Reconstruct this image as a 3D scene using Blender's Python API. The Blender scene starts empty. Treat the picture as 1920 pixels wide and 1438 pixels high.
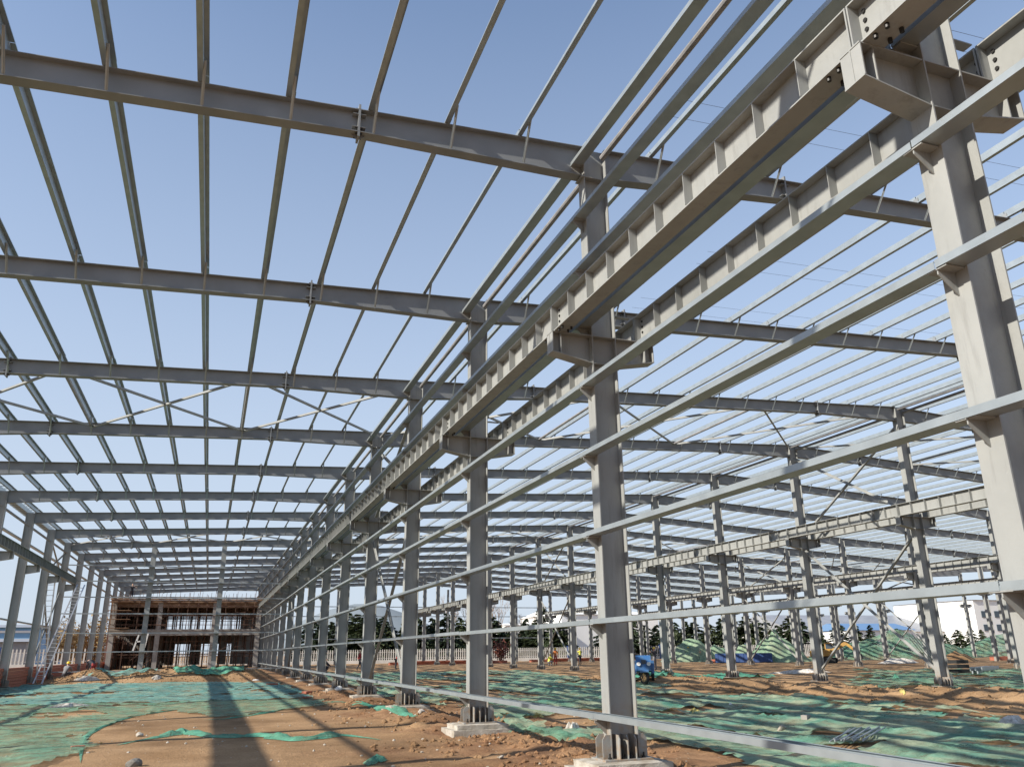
import bpy, bmesh, math, random
import numpy as np
from mathutils import Vector, Matrix
random.seed(7)
SC = bpy.context.scene
C = SC.collection
R = math.radians

# ------------------------------------------------------------------ camera, sky, sun, exposure
CAMZ = 1.75
P_, S_, RL = R(18.48), R(20.02), R(-0.772)
fw = Vector((math.sin(S_) * math.cos(P_), math.cos(S_) * math.cos(P_), math.sin(P_)))
r0 = Vector((math.cos(S_), -math.sin(S_), 0))
u0 = r0.cross(fw)
rt = r0 * math.cos(RL) + u0 * math.sin(RL)
up = u0 * math.cos(RL) - r0 * math.sin(RL)
cd = bpy.data.cameras.new('camera'); cam = bpy.data.objects.new('camera', cd); C.objects.link(cam)
cd.sensor_width = 36; cd.sensor_fit = 'HORIZONTAL'; cd.lens = 1499.6 / 1920 * 36
cd.clip_start = .05; cd.clip_end = 5000
M = Matrix((rt, up, -fw)).transposed().to_4x4(); M.translation = Vector((0, 0, CAMZ))
cam.matrix_world = M
SC.camera = cam

EL, AZ = R(33.2), R(12)
w = bpy.data.worlds.new('World'); SC.world = w; w.use_nodes = True
wt = w.node_tree; bg = wt.nodes['Background']
sky = wt.nodes.new('ShaderNodeTexSky'); sky.sky_type = 'NISHITA'; sky.sun_disc = False
sky.sun_elevation = EL; sky.sun_rotation = R(270) - AZ
sky.air_density = 1.0; sky.dust_density = .5; sky.ozone_density = 3.0; sky.altitude = 20
# pale haze towards the horizon, the same all round
tc = wt.nodes.new('ShaderNodeTexCoord'); sx = wt.nodes.new('ShaderNodeSeparateXYZ'); wt.links.new(tc.outputs['Generated'], sx.inputs[0])
hr = wt.nodes.new('ShaderNodeValToRGB')
for i_, (p_, v_) in enumerate(((0, .95), (.2, .78), (.39, .5), (.69, .14), (1, .06))):
    e_ = hr.color_ramp.elements[i_] if i_ < 2 else hr.color_ramp.elements.new(p_)
    e_.position = p_; e_.color = (v_, v_, v_, 1)
wt.links.new(sx.outputs[2], hr.inputs[0])
hm = wt.nodes.new('ShaderNodeMix'); hm.data_type = 'RGBA'; wt.links.new(hr.outputs[0], hm.inputs[0]); wt.links.new(sky.outputs[0], hm.inputs[6]); hm.inputs[7].default_value = (2.98, 3.38, 3.98, 1)
wt.links.new(hm.outputs[2], bg.inputs[0]); bg.inputs[1].default_value = .134
sd = bpy.data.lights.new('sun', 'SUN'); sun = bpy.data.objects.new('sun', sd); C.objects.link(sun)
sd.energy = 5.0; sd.angle = R(.53); sd.color = (1, .93, .82)
tosun = Vector((-math.cos(EL) * math.cos(AZ), -math.cos(EL) * math.sin(AZ), math.sin(EL)))
sun.rotation_euler = tosun.to_track_quat('Z', 'Y').to_euler()
vs = SC.view_settings; vs.view_transform = 'Standard'; vs.look = 'None'; vs.exposure = .62; vs.gamma = 1
SC.cycles.max_bounces = 6; SC.cycles.transparent_max_bounces = 12

# ------------------------------------------------------------------ materials
def mat(name, base, rough=.6, metal=0, var=None, scale=6, bump=0, bscale=40, stretch=None, detail=4, fac=(.35, .65)):
    m = bpy.data.materials.new(name); m.use_nodes = True; t = m.node_tree; b = t.nodes['Principled BSDF']
    b.inputs['Base Color'].default_value = (*base, 1); b.inputs['Roughness'].default_value = rough; b.inputs['Metallic'].default_value = metal
    co = t.nodes.new('ShaderNodeNewGeometry').outputs['Position']
    if stretch:
        mp = t.nodes.new('ShaderNodeMapping'); mp.inputs['Scale'].default_value = stretch
        t.links.new(co, mp.inputs[0]); co = mp.outputs[0]
    if var:
        n = t.nodes.new('ShaderNodeTexNoise'); n.inputs['Scale'].default_value = scale; n.inputs['Detail'].default_value = detail
        t.links.new(co, n.inputs['Vector'])
        r = t.nodes.new('ShaderNodeValToRGB'); r.color_ramp.elements[0].position = fac[0]; r.color_ramp.elements[1].position = fac[1]
        r.color_ramp.elements[0].color = (*base, 1); r.color_ramp.elements[1].color = (*var, 1)
        t.links.new(n.outputs[0], r.inputs[0]); t.links.new(r.outputs[0], b.inputs['Base Color'])
    if bump:
        n2 = t.nodes.new('ShaderNodeTexNoise'); n2.inputs['Scale'].default_value = bscale; n2.inputs['Detail'].default_value = 6
        t.links.new(co, n2.inputs['Vector'])
        bp = t.nodes.new('ShaderNodeBump'); bp.inputs['Strength'].default_value = bump; bp.inputs['Distance'].default_value = .02
        t.links.new(n2.outputs[0], bp.inputs['Height']); t.links.new(bp.outputs[0], b.inputs['Normal'])
    return m

STEEL = mat('painted_steel', (.245, .252, .243), .5, 0, (.29, .297, .287), 1.3, .05, 60, stretch=(1, 1, .5))
def weather(m, base_z):
    t = m.node_tree; b = t.nodes['Principled BSDF']; L = t.links.new; src = b.inputs['Base Color'].links[0].from_socket
    g = t.nodes.new('ShaderNodeNewGeometry').outputs['Position']
    def noise(sc, st=(1, 1, 1), det=7, ro=.65):
        mp = t.nodes.new('ShaderNodeMapping'); mp.inputs['Scale'].default_value = st; L(g, mp.inputs[0])
        n = t.nodes.new('ShaderNodeTexNoise'); n.inputs['Scale'].default_value = sc; n.inputs['Detail'].default_value = det; n.inputs['Roughness'].default_value = ro; L(mp.outputs[0], n.inputs['Vector']); return n.outputs[0]
    def mr(v, a, c, d, e):
        x = t.nodes.new('ShaderNodeMapRange'); x.inputs[1].default_value = a; x.inputs[2].default_value = c; x.inputs[3].default_value = d; x.inputs[4].default_value = e; L(v, x.inputs[0]); return x.outputs[0]
    def mul(a, c):
        x = t.nodes.new('ShaderNodeMath'); x.operation = 'MULTIPLY'; L(a, x.inputs[0]); L(c, x.inputs[1]); return x.outputs[0]
    def mix(f, a, col):
        x = t.nodes.new('ShaderNodeMix'); x.data_type = 'RGBA'; L(f, x.inputs[0]); L(a, x.inputs[6]); x.inputs[7].default_value = (*col, 1); return x.outputs[2]
    c = mix(mr(noise(7, (1, 1, .12)), .54, .72, 0, .42), src, (.12, .115, .105))       # run-off streaks
    c = mix(mr(noise(23), .66, .74, 0, .5), c, (.38, .375, .36))                        # scuffs and chalky touch-up
    c = mix(mr(noise(16), .70, .76, 0, .55), c, (.16, .075, .04))                       # rust specks
    sx_ = t.nodes.new('ShaderNodeSeparateXYZ'); L(g, sx_.inputs[0])
    mud = mul(mr(sx_.outputs[2], .25, 1.15, 1, 0), mr(noise(9), .40, .62, 0, .85))
    c = mix(mud, c, (.27, .17, .09)); L(c, b.inputs['Base Color'])
    L(mr(noise(11), .3, .7, .38, .66), b.inputs['Roughness'])
weather(STEEL, 0)
STEELR = mat('painted_steel_rafter', (.185, .195, .200), .5, 0, (.225, .235, .24), 1.5)
GALV = mat('galvanized_steel', (.31, .345, .36), .38, .5, (.365, .405, .42), 4, 0, 80, detail=6)
GALVL = mat('galvanized_light_sections', (.48, .50, .50), .45, .45, (.55, .57, .57), 5)
PIPE = mat('primed_pipe', (.20, .20, .205), .5, .1, (.29, .28, .275), 4)
CONC = mat('concrete', (.27, .235, .185), .9, 0, (.43, .40, .35), 4, .6, 30)
BOLT = mat('dark_bolt', (.025, .024, .023), .5, .4)
ALU = mat('aluminium', (.62, .63, .64), .35, .8)
WHITE = mat('white_paint', (.72, .72, .70), .6, 0, (.60, .60, .58), 2)
RUST = mat('rusty_scaffold_tube', (.075, .04, .028), .8, 0, (.14, .075, .05), 3)
PLY = mat('formwork_board', (.16, .085, .05), .8, 0, (.27, .17, .10), 2)
CONC2 = mat('raw_concrete', (.25, .23, .21), .9, 0, (.34, .315, .29), 1.2, .3, 8)
BRICKC = mat('brick_red', (.30, .085, .05), .85, 0, (.38, .14, .085), 9, .3, 30)
BLUEW = mat('blue_cladding', (.16, .34, .55), .5, 0, (.20, .39, .60), .6)
BLUER = mat('blue_roof_sheet', (.12, .22, .38), .6)
WHITEB = mat('white_cladding', (.80, .80, .78), .6, 0, (.72, .72, .70), .05)
GREYR = mat('grey_roof_sheet', (.22, .23, .25), .5, 0, (.27, .28, .30), .3)
GLASS = mat('dark_glass', (.05, .07, .09), .1)
BLUEP = mat('blue_vehicle_paint', (.03, .11, .28), .4, 0, (.06, .13, .24), 5)
DARK = mat('black_rubber', (.02, .02, .02), .8)
TAN = mat('muddy_rim', (.42, .26, .13), .8)
YEL = mat('yellow_machine_paint', (.42, .24, .04), .6, 0, (.30, .17, .05), 3)
FENW = mat('fence_white', (.62, .60, .56), .7, 0, (.5, .48, .44), 1)
FENB = mat('fence_blue', (.03, .07, .20), .6)
BARK = mat('bark', (.12, .085, .06), .9, 0, (.19, .14, .10), 6)
TWIG = mat('bare_twig', (.24, .175, .13), .9)
LEAF = [mat('conifer_needles', (.022, .040, .020), .7, 0, (.045, .068, .030), 1.2), mat('conifer_needles_pale', (.034, .058, .024), .7, 0, (.075, .09, .035), 1.1)]
BUSH = mat('dry_shrub', (.20, .13, .05), .8, 0, (.30, .20, .08), 2)
REDB = mat('red_shrub', (.14, .035, .025), .8, 0, (.22, .07, .04), 2)
SKIN = mat('skin', (.42, .25, .17), .6)
CL = {'red': mat('red_cloth', (.28, .03, .03), .8), 'dark': mat('dark_cloth', (.035, .035, .045), .8), 'blue': mat('blue_cloth', (.05, .09, .2), .8),
      'hiv': mat('hi_vis_vest', (.62, .62, .08), .7), 'orange': mat('orange_vest', (.45, .14, .03), .7), 'grey': mat('grey_cloth', (.16, .16, .17), .8)}
HELY = mat('yellow_helmet', (.75, .5, .02), .4)
HELR = mat('red_helmet', (.6, .05, .03), .4)
PLAST = mat('white_plastic_sheet', (.34, .30, .25), .5, 0, (.58, .56, .52), 9)
STONE = mat('grey_stone', (.13, .12, .11), .9, 0, (.2, .19, .17), 7, .4, 30)
YPL = mat('yellow_plastic', (.40, .33, .10), .7, 0, (.50, .42, .14), 12)
CABLE = mat('cable', (.05, .05, .055), .6)
HILL = mat('far_hill', (.17, .20, .22), 1)

def soil_mat():
    m = bpy.data.materials.new('soil'); m.use_nodes = True; t = m.node_tree; b = t.nodes['Principled BSDF']; L = t.links.new
    g = t.nodes.new('ShaderNodeNewGeometry'); pos = g.outputs['Position']
    def noise(s, d=6, r=.6):
        n = t.nodes.new('ShaderNodeTexNoise'); n.inputs['Scale'].default_value = s; n.inputs['Detail'].default_value = d; n.inputs['Roughness'].default_value = r
        L(pos, n.inputs['Vector']); return n.outputs[0]
    def ramp(f, a, c, pa=.35, pc=.65):
        r = t.nodes.new('ShaderNodeValToRGB'); r.color_ramp.elements[0].position = pa; r.color_ramp.elements[1].position = pc
        r.color_ramp.elements[0].color = (*a, 1); r.color_ramp.elements[1].color = (*c, 1); L(f, r.inputs[0]); return r.outputs[0]
    def mix(f, a, c, mode='MIX'):
        x = t.nodes.new('ShaderNodeMix'); x.data_type = 'RGBA'; x.blend_type = mode
        if isinstance(f, float): x.inputs[0].default_value = f
        else: L(f, x.inputs[0])
        L(a, x.inputs[6]); L(c, x.inputs[7]); return x.outputs[2]
    tan = ramp(noise(.5), (.25, .150, .075), (.40, .26, .145), .3, .7)
    redd = ramp(noise(1.3), (.185, .098, .052), (.31, .185, .10))
    # dug-over clay: along the girt row footings and in loose patches
    sep = t.nodes.new('ShaderNodeSeparateXYZ'); L(pos, sep.inputs[0])
    def mth(op, a, c):
        x = t.nodes.new('ShaderNodeMath'); x.operation = op; x.use_clamp = (op == 'SUBTRACT' and False)
        for i, v in enumerate((a, c)):
            if isinstance(v, (int, float)): x.inputs[i].default_value = v
            else: L(v, x.inputs[i])
        return x.outputs[0]
    strip = mth('ABSOLUTE', mth('SUBTRACT', sep.outputs[0], 6.0), 0)
    strip = mth('SUBTRACT', 1.0, mth('DIVIDE', strip, 3.6))
    f = mth('ADD', mth('MULTIPLY', strip, .55), mth('MULTIPLY', mth('SUBTRACT', noise(.35), .5), 1.6))
    f2 = ramp(f, (0, 0, 0), (1, 1, 1), .06, .34)
    col = mix(f2, tan, redd)
    fine = ramp(noise(26, 8, .7), (.55, .55, .55), (1.25, 1.25, 1.25), .3, .7)
    col = mix(.75, col, fine, 'MULTIPLY')
    damp = ramp(noise(.22, 5, .6), (.55, .52, .50), (1.08, 1.08, 1.08), .36, .54); col = mix(.8, col, damp, 'MULTIPLY')
    vo = t.nodes.new('ShaderNodeTexVoronoi'); vo.inputs['Scale'].default_value = 9; L(pos, vo.inputs['Vector'])
    peb = ramp(vo.outputs['Distance'], (1, 1, 1), (0, 0, 0), .05, .09)
    pebsel = ramp(noise(3.1), (0, 0, 0), (1, 1, 1), .55, .62)
    pm = mix(peb, mix(1.0, peb, peb), pebsel)
    pm2 = t.nodes.new('ShaderNodeMix'); pm2.data_type = 'RGBA'; pm2.blend_type = 'MULTIPLY'; pm2.inputs[0].default_value = 1
    L(peb, pm2.inputs[6]); L(pebsel, pm2.inputs[7])
    white = t.nodes.new('ShaderNodeRGB'); white.outputs[0].default_value = (.52, .42, .31, 1)
    col = mix(pm2.outputs[2], col, white.outputs[0])
    L(col, b.inputs['Base Color']); b.inputs['Roughness'].default_value = .95; b.inputs['Specular IOR Level'].default_value = .15
    bp = t.nodes.new('ShaderNodeBump'); bp.inputs['Strength'].default_value = .9; bp.inputs['Distance'].default_value = .035
    ad = mth('ADD', mth('MULTIPLY', noise(14, 8, .65), 1.0), mth('MULTIPLY', noise(60, 4, .6), .3))
    L(ad, bp.inputs['Height']); L(bp.outputs[0], b.inputs['Normal'])
    return m
SOIL = soil_mat()

def net_mat(name, a, c, alpha=.78, wr=1.0, dust=None, pos=(.30, .48, .66)):
    m = bpy.data.materials.new(name); m.use_nodes = True; t = m.node_tree; b = t.nodes['Principled BSDF']; L = t.links.new
    pv = t.nodes.new('ShaderNodeNewGeometry').outputs['Position']
    mp = t.nodes.new('ShaderNodeMapping'); mp.inputs['Scale'].default_value = (1, .75, 1); L(pv, mp.inputs[0])
    n = t.nodes.new('ShaderNodeTexNoise'); n.inputs['Scale'].default_value = .9; n.inputs['Detail'].default_value = 7; n.inputs['Roughness'].default_value = .62; L(mp.outputs[0], n.inputs['Vector'])
    r = t.nodes.new('ShaderNodeValToRGB'); r.color_ramp.elements[0].position = pos[0]; r.color_ramp.elements[1].position = pos[1]
    r.color_ramp.elements[0].color = (*a, 1); r.color_ramp.elements[1].color = (*c, 1)
    if dust: e = r.color_ramp.elements.new(pos[2]); e.color = (*dust, 1)
    L(n.outputs[0], r.inputs[0])
    f = t.nodes.new('ShaderNodeTexNoise'); f.inputs['Scale'].default_value = 38; f.inputs['Detail'].default_value = 5; f.inputs['Roughness'].default_value = .7; L(pv, f.inputs['Vector'])
    fr = t.nodes.new('ShaderNodeMapRange'); fr.inputs[1].default_value = .3; fr.inputs[2].default_value = .7; fr.inputs[3].default_value = .72; fr.inputs[4].default_value = 1.2; L(f.outputs[0], fr.inputs[0])
    mx = t.nodes.new('ShaderNodeMix'); mx.data_type = 'RGBA'; mx.blend_type = 'MULTIPLY'; mx.inputs[0].default_value = 1; L(r.outputs[0], mx.inputs[6]); L(fr.outputs[0], mx.inputs[7])
    L(mx.outputs[2], b.inputs['Base Color']); b.inputs['Roughness'].default_value = .8; b.inputs['Specular IOR Level'].default_value = .2
    n3 = t.nodes.new('ShaderNodeTexNoise'); n3.inputs['Scale'].default_value = 1.9; n3.inputs['Detail'].default_value = 9; n3.inputs['Roughness'].default_value = .72; L(pv, n3.inputs['Vector'])
    mr = t.nodes.new('ShaderNodeMapRange'); mr.inputs[1].default_value = .33; mr.inputs[2].default_value = .6; mr.inputs[3].default_value = max(0, alpha - .5); mr.inputs[4].default_value = min(1, alpha + .12)
    L(n3.outputs[0], mr.inputs[0]); L(mr.outputs[0], b.inputs['Alpha'])
    n2 = t.nodes.new('ShaderNodeTexNoise'); n2.inputs['Scale'].default_value = 4; n2.inputs['Detail'].default_value = 8; n2.inputs['Distortion'].default_value = 1.0; L(mp.outputs[0], n2.inputs['Vector'])
    bp = t.nodes.new('ShaderNodeBump'); bp.inputs['Strength'].default_value = .7 * wr; bp.inputs['Distance'].default_value = .06
    L(n2.outputs[0], bp.inputs['Height']); L(bp.outputs[0], b.inputs['Normal'])
    return m
NETR = net_mat('crumpled_green_dust_net', (.07, .24, .18), (.15, .30, .215), .80, .8, (.28, .33, .225), (.31, .44, .57))
NETG = net_mat('green_dust_net', (.09, .25, .175), (.17, .31, .21), .66, 1.0, (.28, .31, .20))
NETD = net_mat('fresh_green_dust_net', (.05, .21, .15), (.10, .29, .20), .9)
NETB = net_mat('bluish_dust_net', (.08, .25, .235), (.15, .32, .28), .80, 1.0, (.26, .32, .24))
NETH = net_mat('netted_earth', (.17, .27, .18), (.23, .33, .22), 1.0, .6, (.29, .34, .23))

# ------------------------------------------------------------------ mesh helpers
class MB:
    def __init__(s): s.v = []; s.f = []
    def add(s, vs_, fs):
        o = len(s.v); s.v += [tuple(p) for p in vs_]; s.f += [tuple(i + o for i in f) for f in fs]; return s
    def box(s, c, d):
        x, y, z = c; a, b_, e = d[0] / 2, d[1] / 2, d[2] / 2
        return s.add([(x + i * a, y + j * b_, z + k * e) for k in (-1, 1) for j in (-1, 1) for i in (-1, 1)],
                     [(0, 2, 3, 1), (4, 5, 7, 6), (0, 1, 5, 4), (2, 6, 7, 3), (0, 4, 6, 2), (1, 3, 7, 5)])
    def bar(s, p, q, wd, ht, upv=(0, 0, 1)):
        p, q = Vector(p), Vector(q); d = (q - p).normalized(); u = Vector(upv)
        sx = d.cross(u)
        if sx.length < 1e-4: sx = d.cross(Vector((1, 0, 0)))
        sx.normalize(); u = sx.cross(d); sx = sx * wd / 2; u = u * ht / 2
        return s.add([e + i * sx + k * u for e in (p, q) for k in (-1, 1) for i in (-1, 1)],
                     [(0, 2, 3, 1), (4, 5, 7, 6), (0, 1, 5, 4), (2, 6, 7, 3), (0, 4, 6, 2), (1, 3, 7, 5)])
    def prism(s, pts, axis, a, b_):
        # polygon pts (2d) extruded along axis from a to b_
        def P(p, t):
            return {'y': (p[0], t, p[1]), 'x': (t, p[0], p[1]), 'z': (p[0], p[1], t)}[axis]
        n = len(pts)
        return s.add([P(p, a) for p in pts] + [P(p, b_) for p in pts],
                     [tuple(range(n))[::-1], tuple(range(n, 2 * n))] + [(i, (i + 1) % n, n + (i + 1) % n, n + i) for i in range(n)])
    def tube(s, p, q, r, n=8, r2=None):
        p, q = Vector(p), Vector(q); d = (q - p).normalized(); a = d.orthogonal().normalized(); b_ = d.cross(a); r2 = r if r2 is None else r2
        vv = [p + r * (math.cos(t) * a + math.sin(t) * b_) for t in [2 * math.pi * i / n for i in range(n)]]
        vv += [q + r2 * (math.cos(t) * a + math.sin(t) * b_) for t in [2 * math.pi * i / n for i in range(n)]]
        return s.add(vv, [tuple(range(n))[::-1], tuple(range(n, 2 * n))] + [(i, (i + 1) % n, n + (i + 1) % n, n + i) for i in range(n)])
    def shell(s, pts, axis, a, b_, th):
        # open thin-walled profile (polyline of 2d pts) of thickness th extruded along axis
        n = len(pts); off = []
        for i in range(n):
            p = Vector(pts[i]); d0 = (p - Vector(pts[i - 1])).normalized() if i else None
            d1 = (Vector(pts[i + 1]) - p).normalized() if i < n - 1 else None
            if d0 is None: nn = Vector((-d1.y, d1.x))
            elif d1 is None: nn = Vector((-d0.y, d0.x))
            else:
                n0, n1 = Vector((-d0.y, d0.x)), Vector((-d1.y, d1.x)); nn = n0 + n1; nn = nn / max(.2, nn.dot(n0))
            off.append(p + nn * th)
        poly = [Vector(p) for p in pts] + off[::-1]; m = len(poly)
        def P(p, t): return {'y': (p[0], t, p[1]), 'x': (t, p[0], p[1])}[axis]
        vv = [P(p, a) for p in poly] + [P(p, b_) for p in poly]
        fs = [(i, (i + 1) % m, m + (i + 1) % m, m + i) for i in range(m)]
        for e in (0, m): fs += [tuple(e + k for k in (i, i + 1, m - 2 - i, m - 1 - i)) for i in range(n - 1)]
        return s.add(vv, fs)
    def mesh(s, name, m, smooth=False):
        me = bpy.data.meshes.new(name); me.from_pydata(s.v, [], s.f)
        me.materials.append(m)
        bm = bmesh.new(); bm.from_mesh(me); bmesh.ops.recalc_face_normals(bm, faces=bm.faces); bm.to_mesh(me); bm.free()
        if smooth: me.polygons.foreach_set('use_smooth', [True] * len(me.polygons))
        return me
CACHE = {}
def cmesh(key, fn, name, m, smooth=False):
    if key not in CACHE: CACHE[key] = fn().mesh(name, m, smooth)
    return CACHE[key]
def link(name, me, parent=None, loc=None, rz=0):
    o = bpy.data.objects.new(name, me); C.objects.link(o)
    if loc is not None: o.location = loc
    if rz: o.rotation_euler[2] = rz
    if parent: o.parent = parent
    return o
def tag(o, label, cat, group=None, kind=None):
    if label: o['label'] = label
    if cat: o['category'] = cat
    if group: o['group'] = group
    if kind or cat: o['kind'] = kind or 'thing'
    return o
def empty(name, loc, label, cat, group=None, rz=0):
    o = link(name, None, None, loc, rz); o.empty_display_size = .2
    return tag(o, label, cat, group)
ORD = 'zeroth first second third fourth fifth sixth seventh eighth ninth tenth eleventh twelfth thirteenth fourteenth fifteenth sixteenth seventeenth eighteenth nineteenth twentieth'.split() + ['%s-%s' % (t, s) if s else {'twenty': 'twentieth', 'thirty': 'thirtieth', 'forty': 'fortieth', 'fifty': 'fiftieth', 'sixty': 'sixtieth', 'seventy': 'seventieth', 'eighty': 'eightieth'}[t] for t in ('twenty', 'thirty', 'forty', 'fifty', 'sixty', 'seventy', 'eighty') for s in ['', 'first', 'second', 'third', 'fourth', 'fifth', 'sixth', 'seventh', 'eighth', 'ninth']][1:]

# ------------------------------------------------------------------ noise and ground height
def _h(i, j, s): 
    v = np.sin(i * 127.1 + j * 311.7 + s * 74.7) * 43758.5453
    return v - np.floor(v)
def vn(x, y, s=0):
    x = np.asarray(x, float); y = np.asarray(y, float)
    i, j = np.floor(x), np.floor(y); a, b_ = x - i, y - j
    a = a * a * (3 - 2 * a); b_ = b_ * b_ * (3 - 2 * b_)
    return (_h(i, j, s) * (1 - a) + _h(i + 1, j, s) * a) * (1 - b_) + (_h(i, j + 1, s) * (1 - a) + _h(i + 1, j + 1, s) * a) * b_
def fbm(x, y, o=4, s=0):
    t = 0; amp = 1; n = 0
    for k in range(o):
        t = t + amp * vn(x, y, s + k * 3); n += amp; amp *= .5; x = x * 2.03 + 17.3; y = y * 2.03 + 9.1
    return t / n
def sstep(a, b_, x):
    t = np.clip((x - a) / (b_ - a), 0, 1); return t * t * (3 - 2 * t)
def YK(k): return 11.42 + 7 * (k - 1)
FOOT = [(5.78, YK(k)) for k in range(0, 17)]
def H(x, y):
    x = np.asarray(x, float); y = np.asarray(y, float)
    near = 1 - sstep(60, 90, np.abs(y))
    h = .12 * (fbm(x / 7, y / 7, 3, 1) - .5) + .05 * (fbm(x / 1.6, y / 1.6, 3, 5) - .5)
    dug = sstep(3.4, 5.2, x + .8 * (vn(x / 2, y / 2, 40) - .5)) * (1 - sstep(7.0, 9.5, x)) * sstep(6, 9, y) * (1 - sstep(50, 60, y))
    h = h + dug * (.26 * (fbm(x / .85, y / .85, 4, 9) - .45) + .03)
    h = h + dug * .10 * np.maximum(0, vn(x / .22, y / .22, 77) - .45)
    rgt = sstep(7.5, 9.5, x) * (1 - sstep(50, 62, x)) * (1 - sstep(75, 95, y))
    h = h + rgt * (.22 * (fbm(x / 2.0, y / 4.2, 3, 13) - .45) + .10 * (fbm(x / .8, y / 1.6, 3, 21) - .5))
    row = sstep(19.0, 21.5, x + 1.2 * (vn(y / 3, y / 3, 3) - .5)) * (1 - sstep(24.5, 26.4, x)) * sstep(8, 12, y) * (1 - sstep(44, 52, y))
    h = h + row * (.50 * (fbm(x / 1.5, y / 1.5, 4, 33) - .15) + .16 * (vn(x / .35, y / .35, 35) - .3))
    berm = np.exp(-((y - 63.5 - .08 * x) / 1.5) ** 2) * sstep(-10.4, -7.5, x) * (1 - sstep(3.0, 5.0, x))
    h = h + berm * (.72 + .75 * (fbm(x / 1.2, y / 1.2, 4, 51) - .5))
    back = sstep(64, 68, y) * (1 - sstep(4, 8, x)) * sstep(-40, -8, x)
    h = h + .18 * back + .22 * sstep(50, 72, y)
    # worked level around the footings
    for fx in (5.78, 26.87, 48.1, -10.53, 64.4):
        dx = np.abs(x - fx); k = np.round((y - 11.42) / 7); dy = np.abs(y - (11.42 + 7 * k))
        g = np.exp(-(dx / .9) ** 2 - (dy / .9) ** 2)
        h = h * (1 - .9 * g) + g * ((np.where(y < 22, .0, .235)) if fx == 5.78 else .16)
    return h
def hz(x, y): return float(H(x, y))

def axis_pts(segs):
    out = [segs[0][0]]
    for a, b_, st in segs:
        n = max(1, int(round((b_ - a) / st))); out += [a + (b_ - a) * (i + 1) / n for i in range(n)]
    return np.array(out)
def grid_mesh(name, X, Y, Z, m, mask=None, smooth=True):
    ny, nx = Z.shape
    V = np.stack([np.broadcast_to(X, (ny, nx)) if X.ndim == 1 else X, np.broadcast_to(Y[:, None], (ny, nx)) if Y.ndim == 1 else Y, Z], -1).reshape(-1, 3)
    i, j = np.meshgrid(np.arange(ny - 1), np.arange(nx - 1), indexing='ij'); a = i * nx + j
    F = np.stack([a, a + 1, a + nx + 1, a + nx], -1)
    if mask is not None: F = F[mask[:-1, :-1] & mask[1:, :-1] & mask[:-1, 1:] & mask[1:, 1:]]
    F = F.reshape(-1, 4)
    used = np.unique(F); rm = -np.ones(len(V), int); rm[used] = np.arange(len(used)); V = V[used]; F = rm[F]
    me = bpy.data.meshes.new(name); me.vertices.add(len(V)); me.vertices.foreach_set('co', V.ravel())
    me.loops.add(F.size); me.loops.foreach_set('vertex_index', F.ravel().astype(np.int32))
    me.polygons.add(len(F)); me.polygons.foreach_set('loop_start', np.arange(0, F.size, 4, dtype=np.int32))
    me.polygons.foreach_set('loop_total', np.full(len(F), 4, np.int32))
    me.polygons.foreach_set('use_smooth', np.full(len(F), smooth))
    me.update(calc_edges=True); me.validate(); me.materials.append(m); return me

# ------------------------------------------------------------------ ground
gx = axis_pts([(-900, -60, 60), (-60, -14, 2.3), (-14, -4, .4), (-4, 14, .085), (14, 30, .16), (30, 70, .6), (70, 160, 5), (160, 1200, 80)])
gy = axis_pts([(-200, -10, 19), (-10, 7, 1), (7, 24, .085), (24, 40, .17), (40, 70, .4), (70, 130, 1.5), (130, 300, 17), (300, 2400, 150)])
GX, GY = np.meshgrid(gx, gy)
ground = link('ground', grid_mesh('ground', gx, gy, H(GX, GY), SOIL)); ground['kind'] = 'structure'
_hill = link('hill', grid_mesh('hill', np.linspace(40, 900, 50), np.linspace(800, 1300, 10),
        np.maximum(-5, 62 * np.exp(-((np.linspace(40, 900, 50)[None, :] - 170) / 110) ** 2) * np.sin(np.linspace(0, math.pi, 10))[:, None] + 12 * fbm(np.linspace(0, 9, 50)[None, :] + np.zeros((10, 1)), np.linspace(0, 3, 10)[:, None], 3, 4) - 8), HILL)); _hill['kind'] = 'structure'

# ------------------------------------------------------------------ steel frame: dimensions
ROWX = {'L': -10.53, 'A': 5.78, 'B': 26.87, 'C': 48.10, 'D': 64.40}
ROWNAME = {'L': 'left eave row', 'A': 'girt row', 'B': 'ridge row', 'C': 'first row past the ridge row', 'D': 'far right eave row', 'E': 'second shed front row', 'F': 'second shed back row'}
NK = 16
XR = 26.87
def ztop(x): return 11.48 - (.046 if x < XR else .059) * abs(x - XR)
ZB = .25                      # top of footings / base plates
D_, B_, TF = .45, .25, .016   # column section
CZ = 6.77                     # bracket top
GIRTZ = [0.80, 2.12, 3.42, 4.70, 5.86, 6.93, 7.99, 8.99, 10.10]
GOFF = .78                    # crane beam offset from the column axis

def I_bm(L, dp, b_, tf, tw):
    m = MB(); m.box((0, 0, dp / 2 - tf / 2), (b_, L, tf)); m.box((0, 0, -dp / 2 + tf / 2), (b_, L, tf)); m.box((0, 0, 0), (tw, L, dp - 2 * tf)); return m

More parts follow.
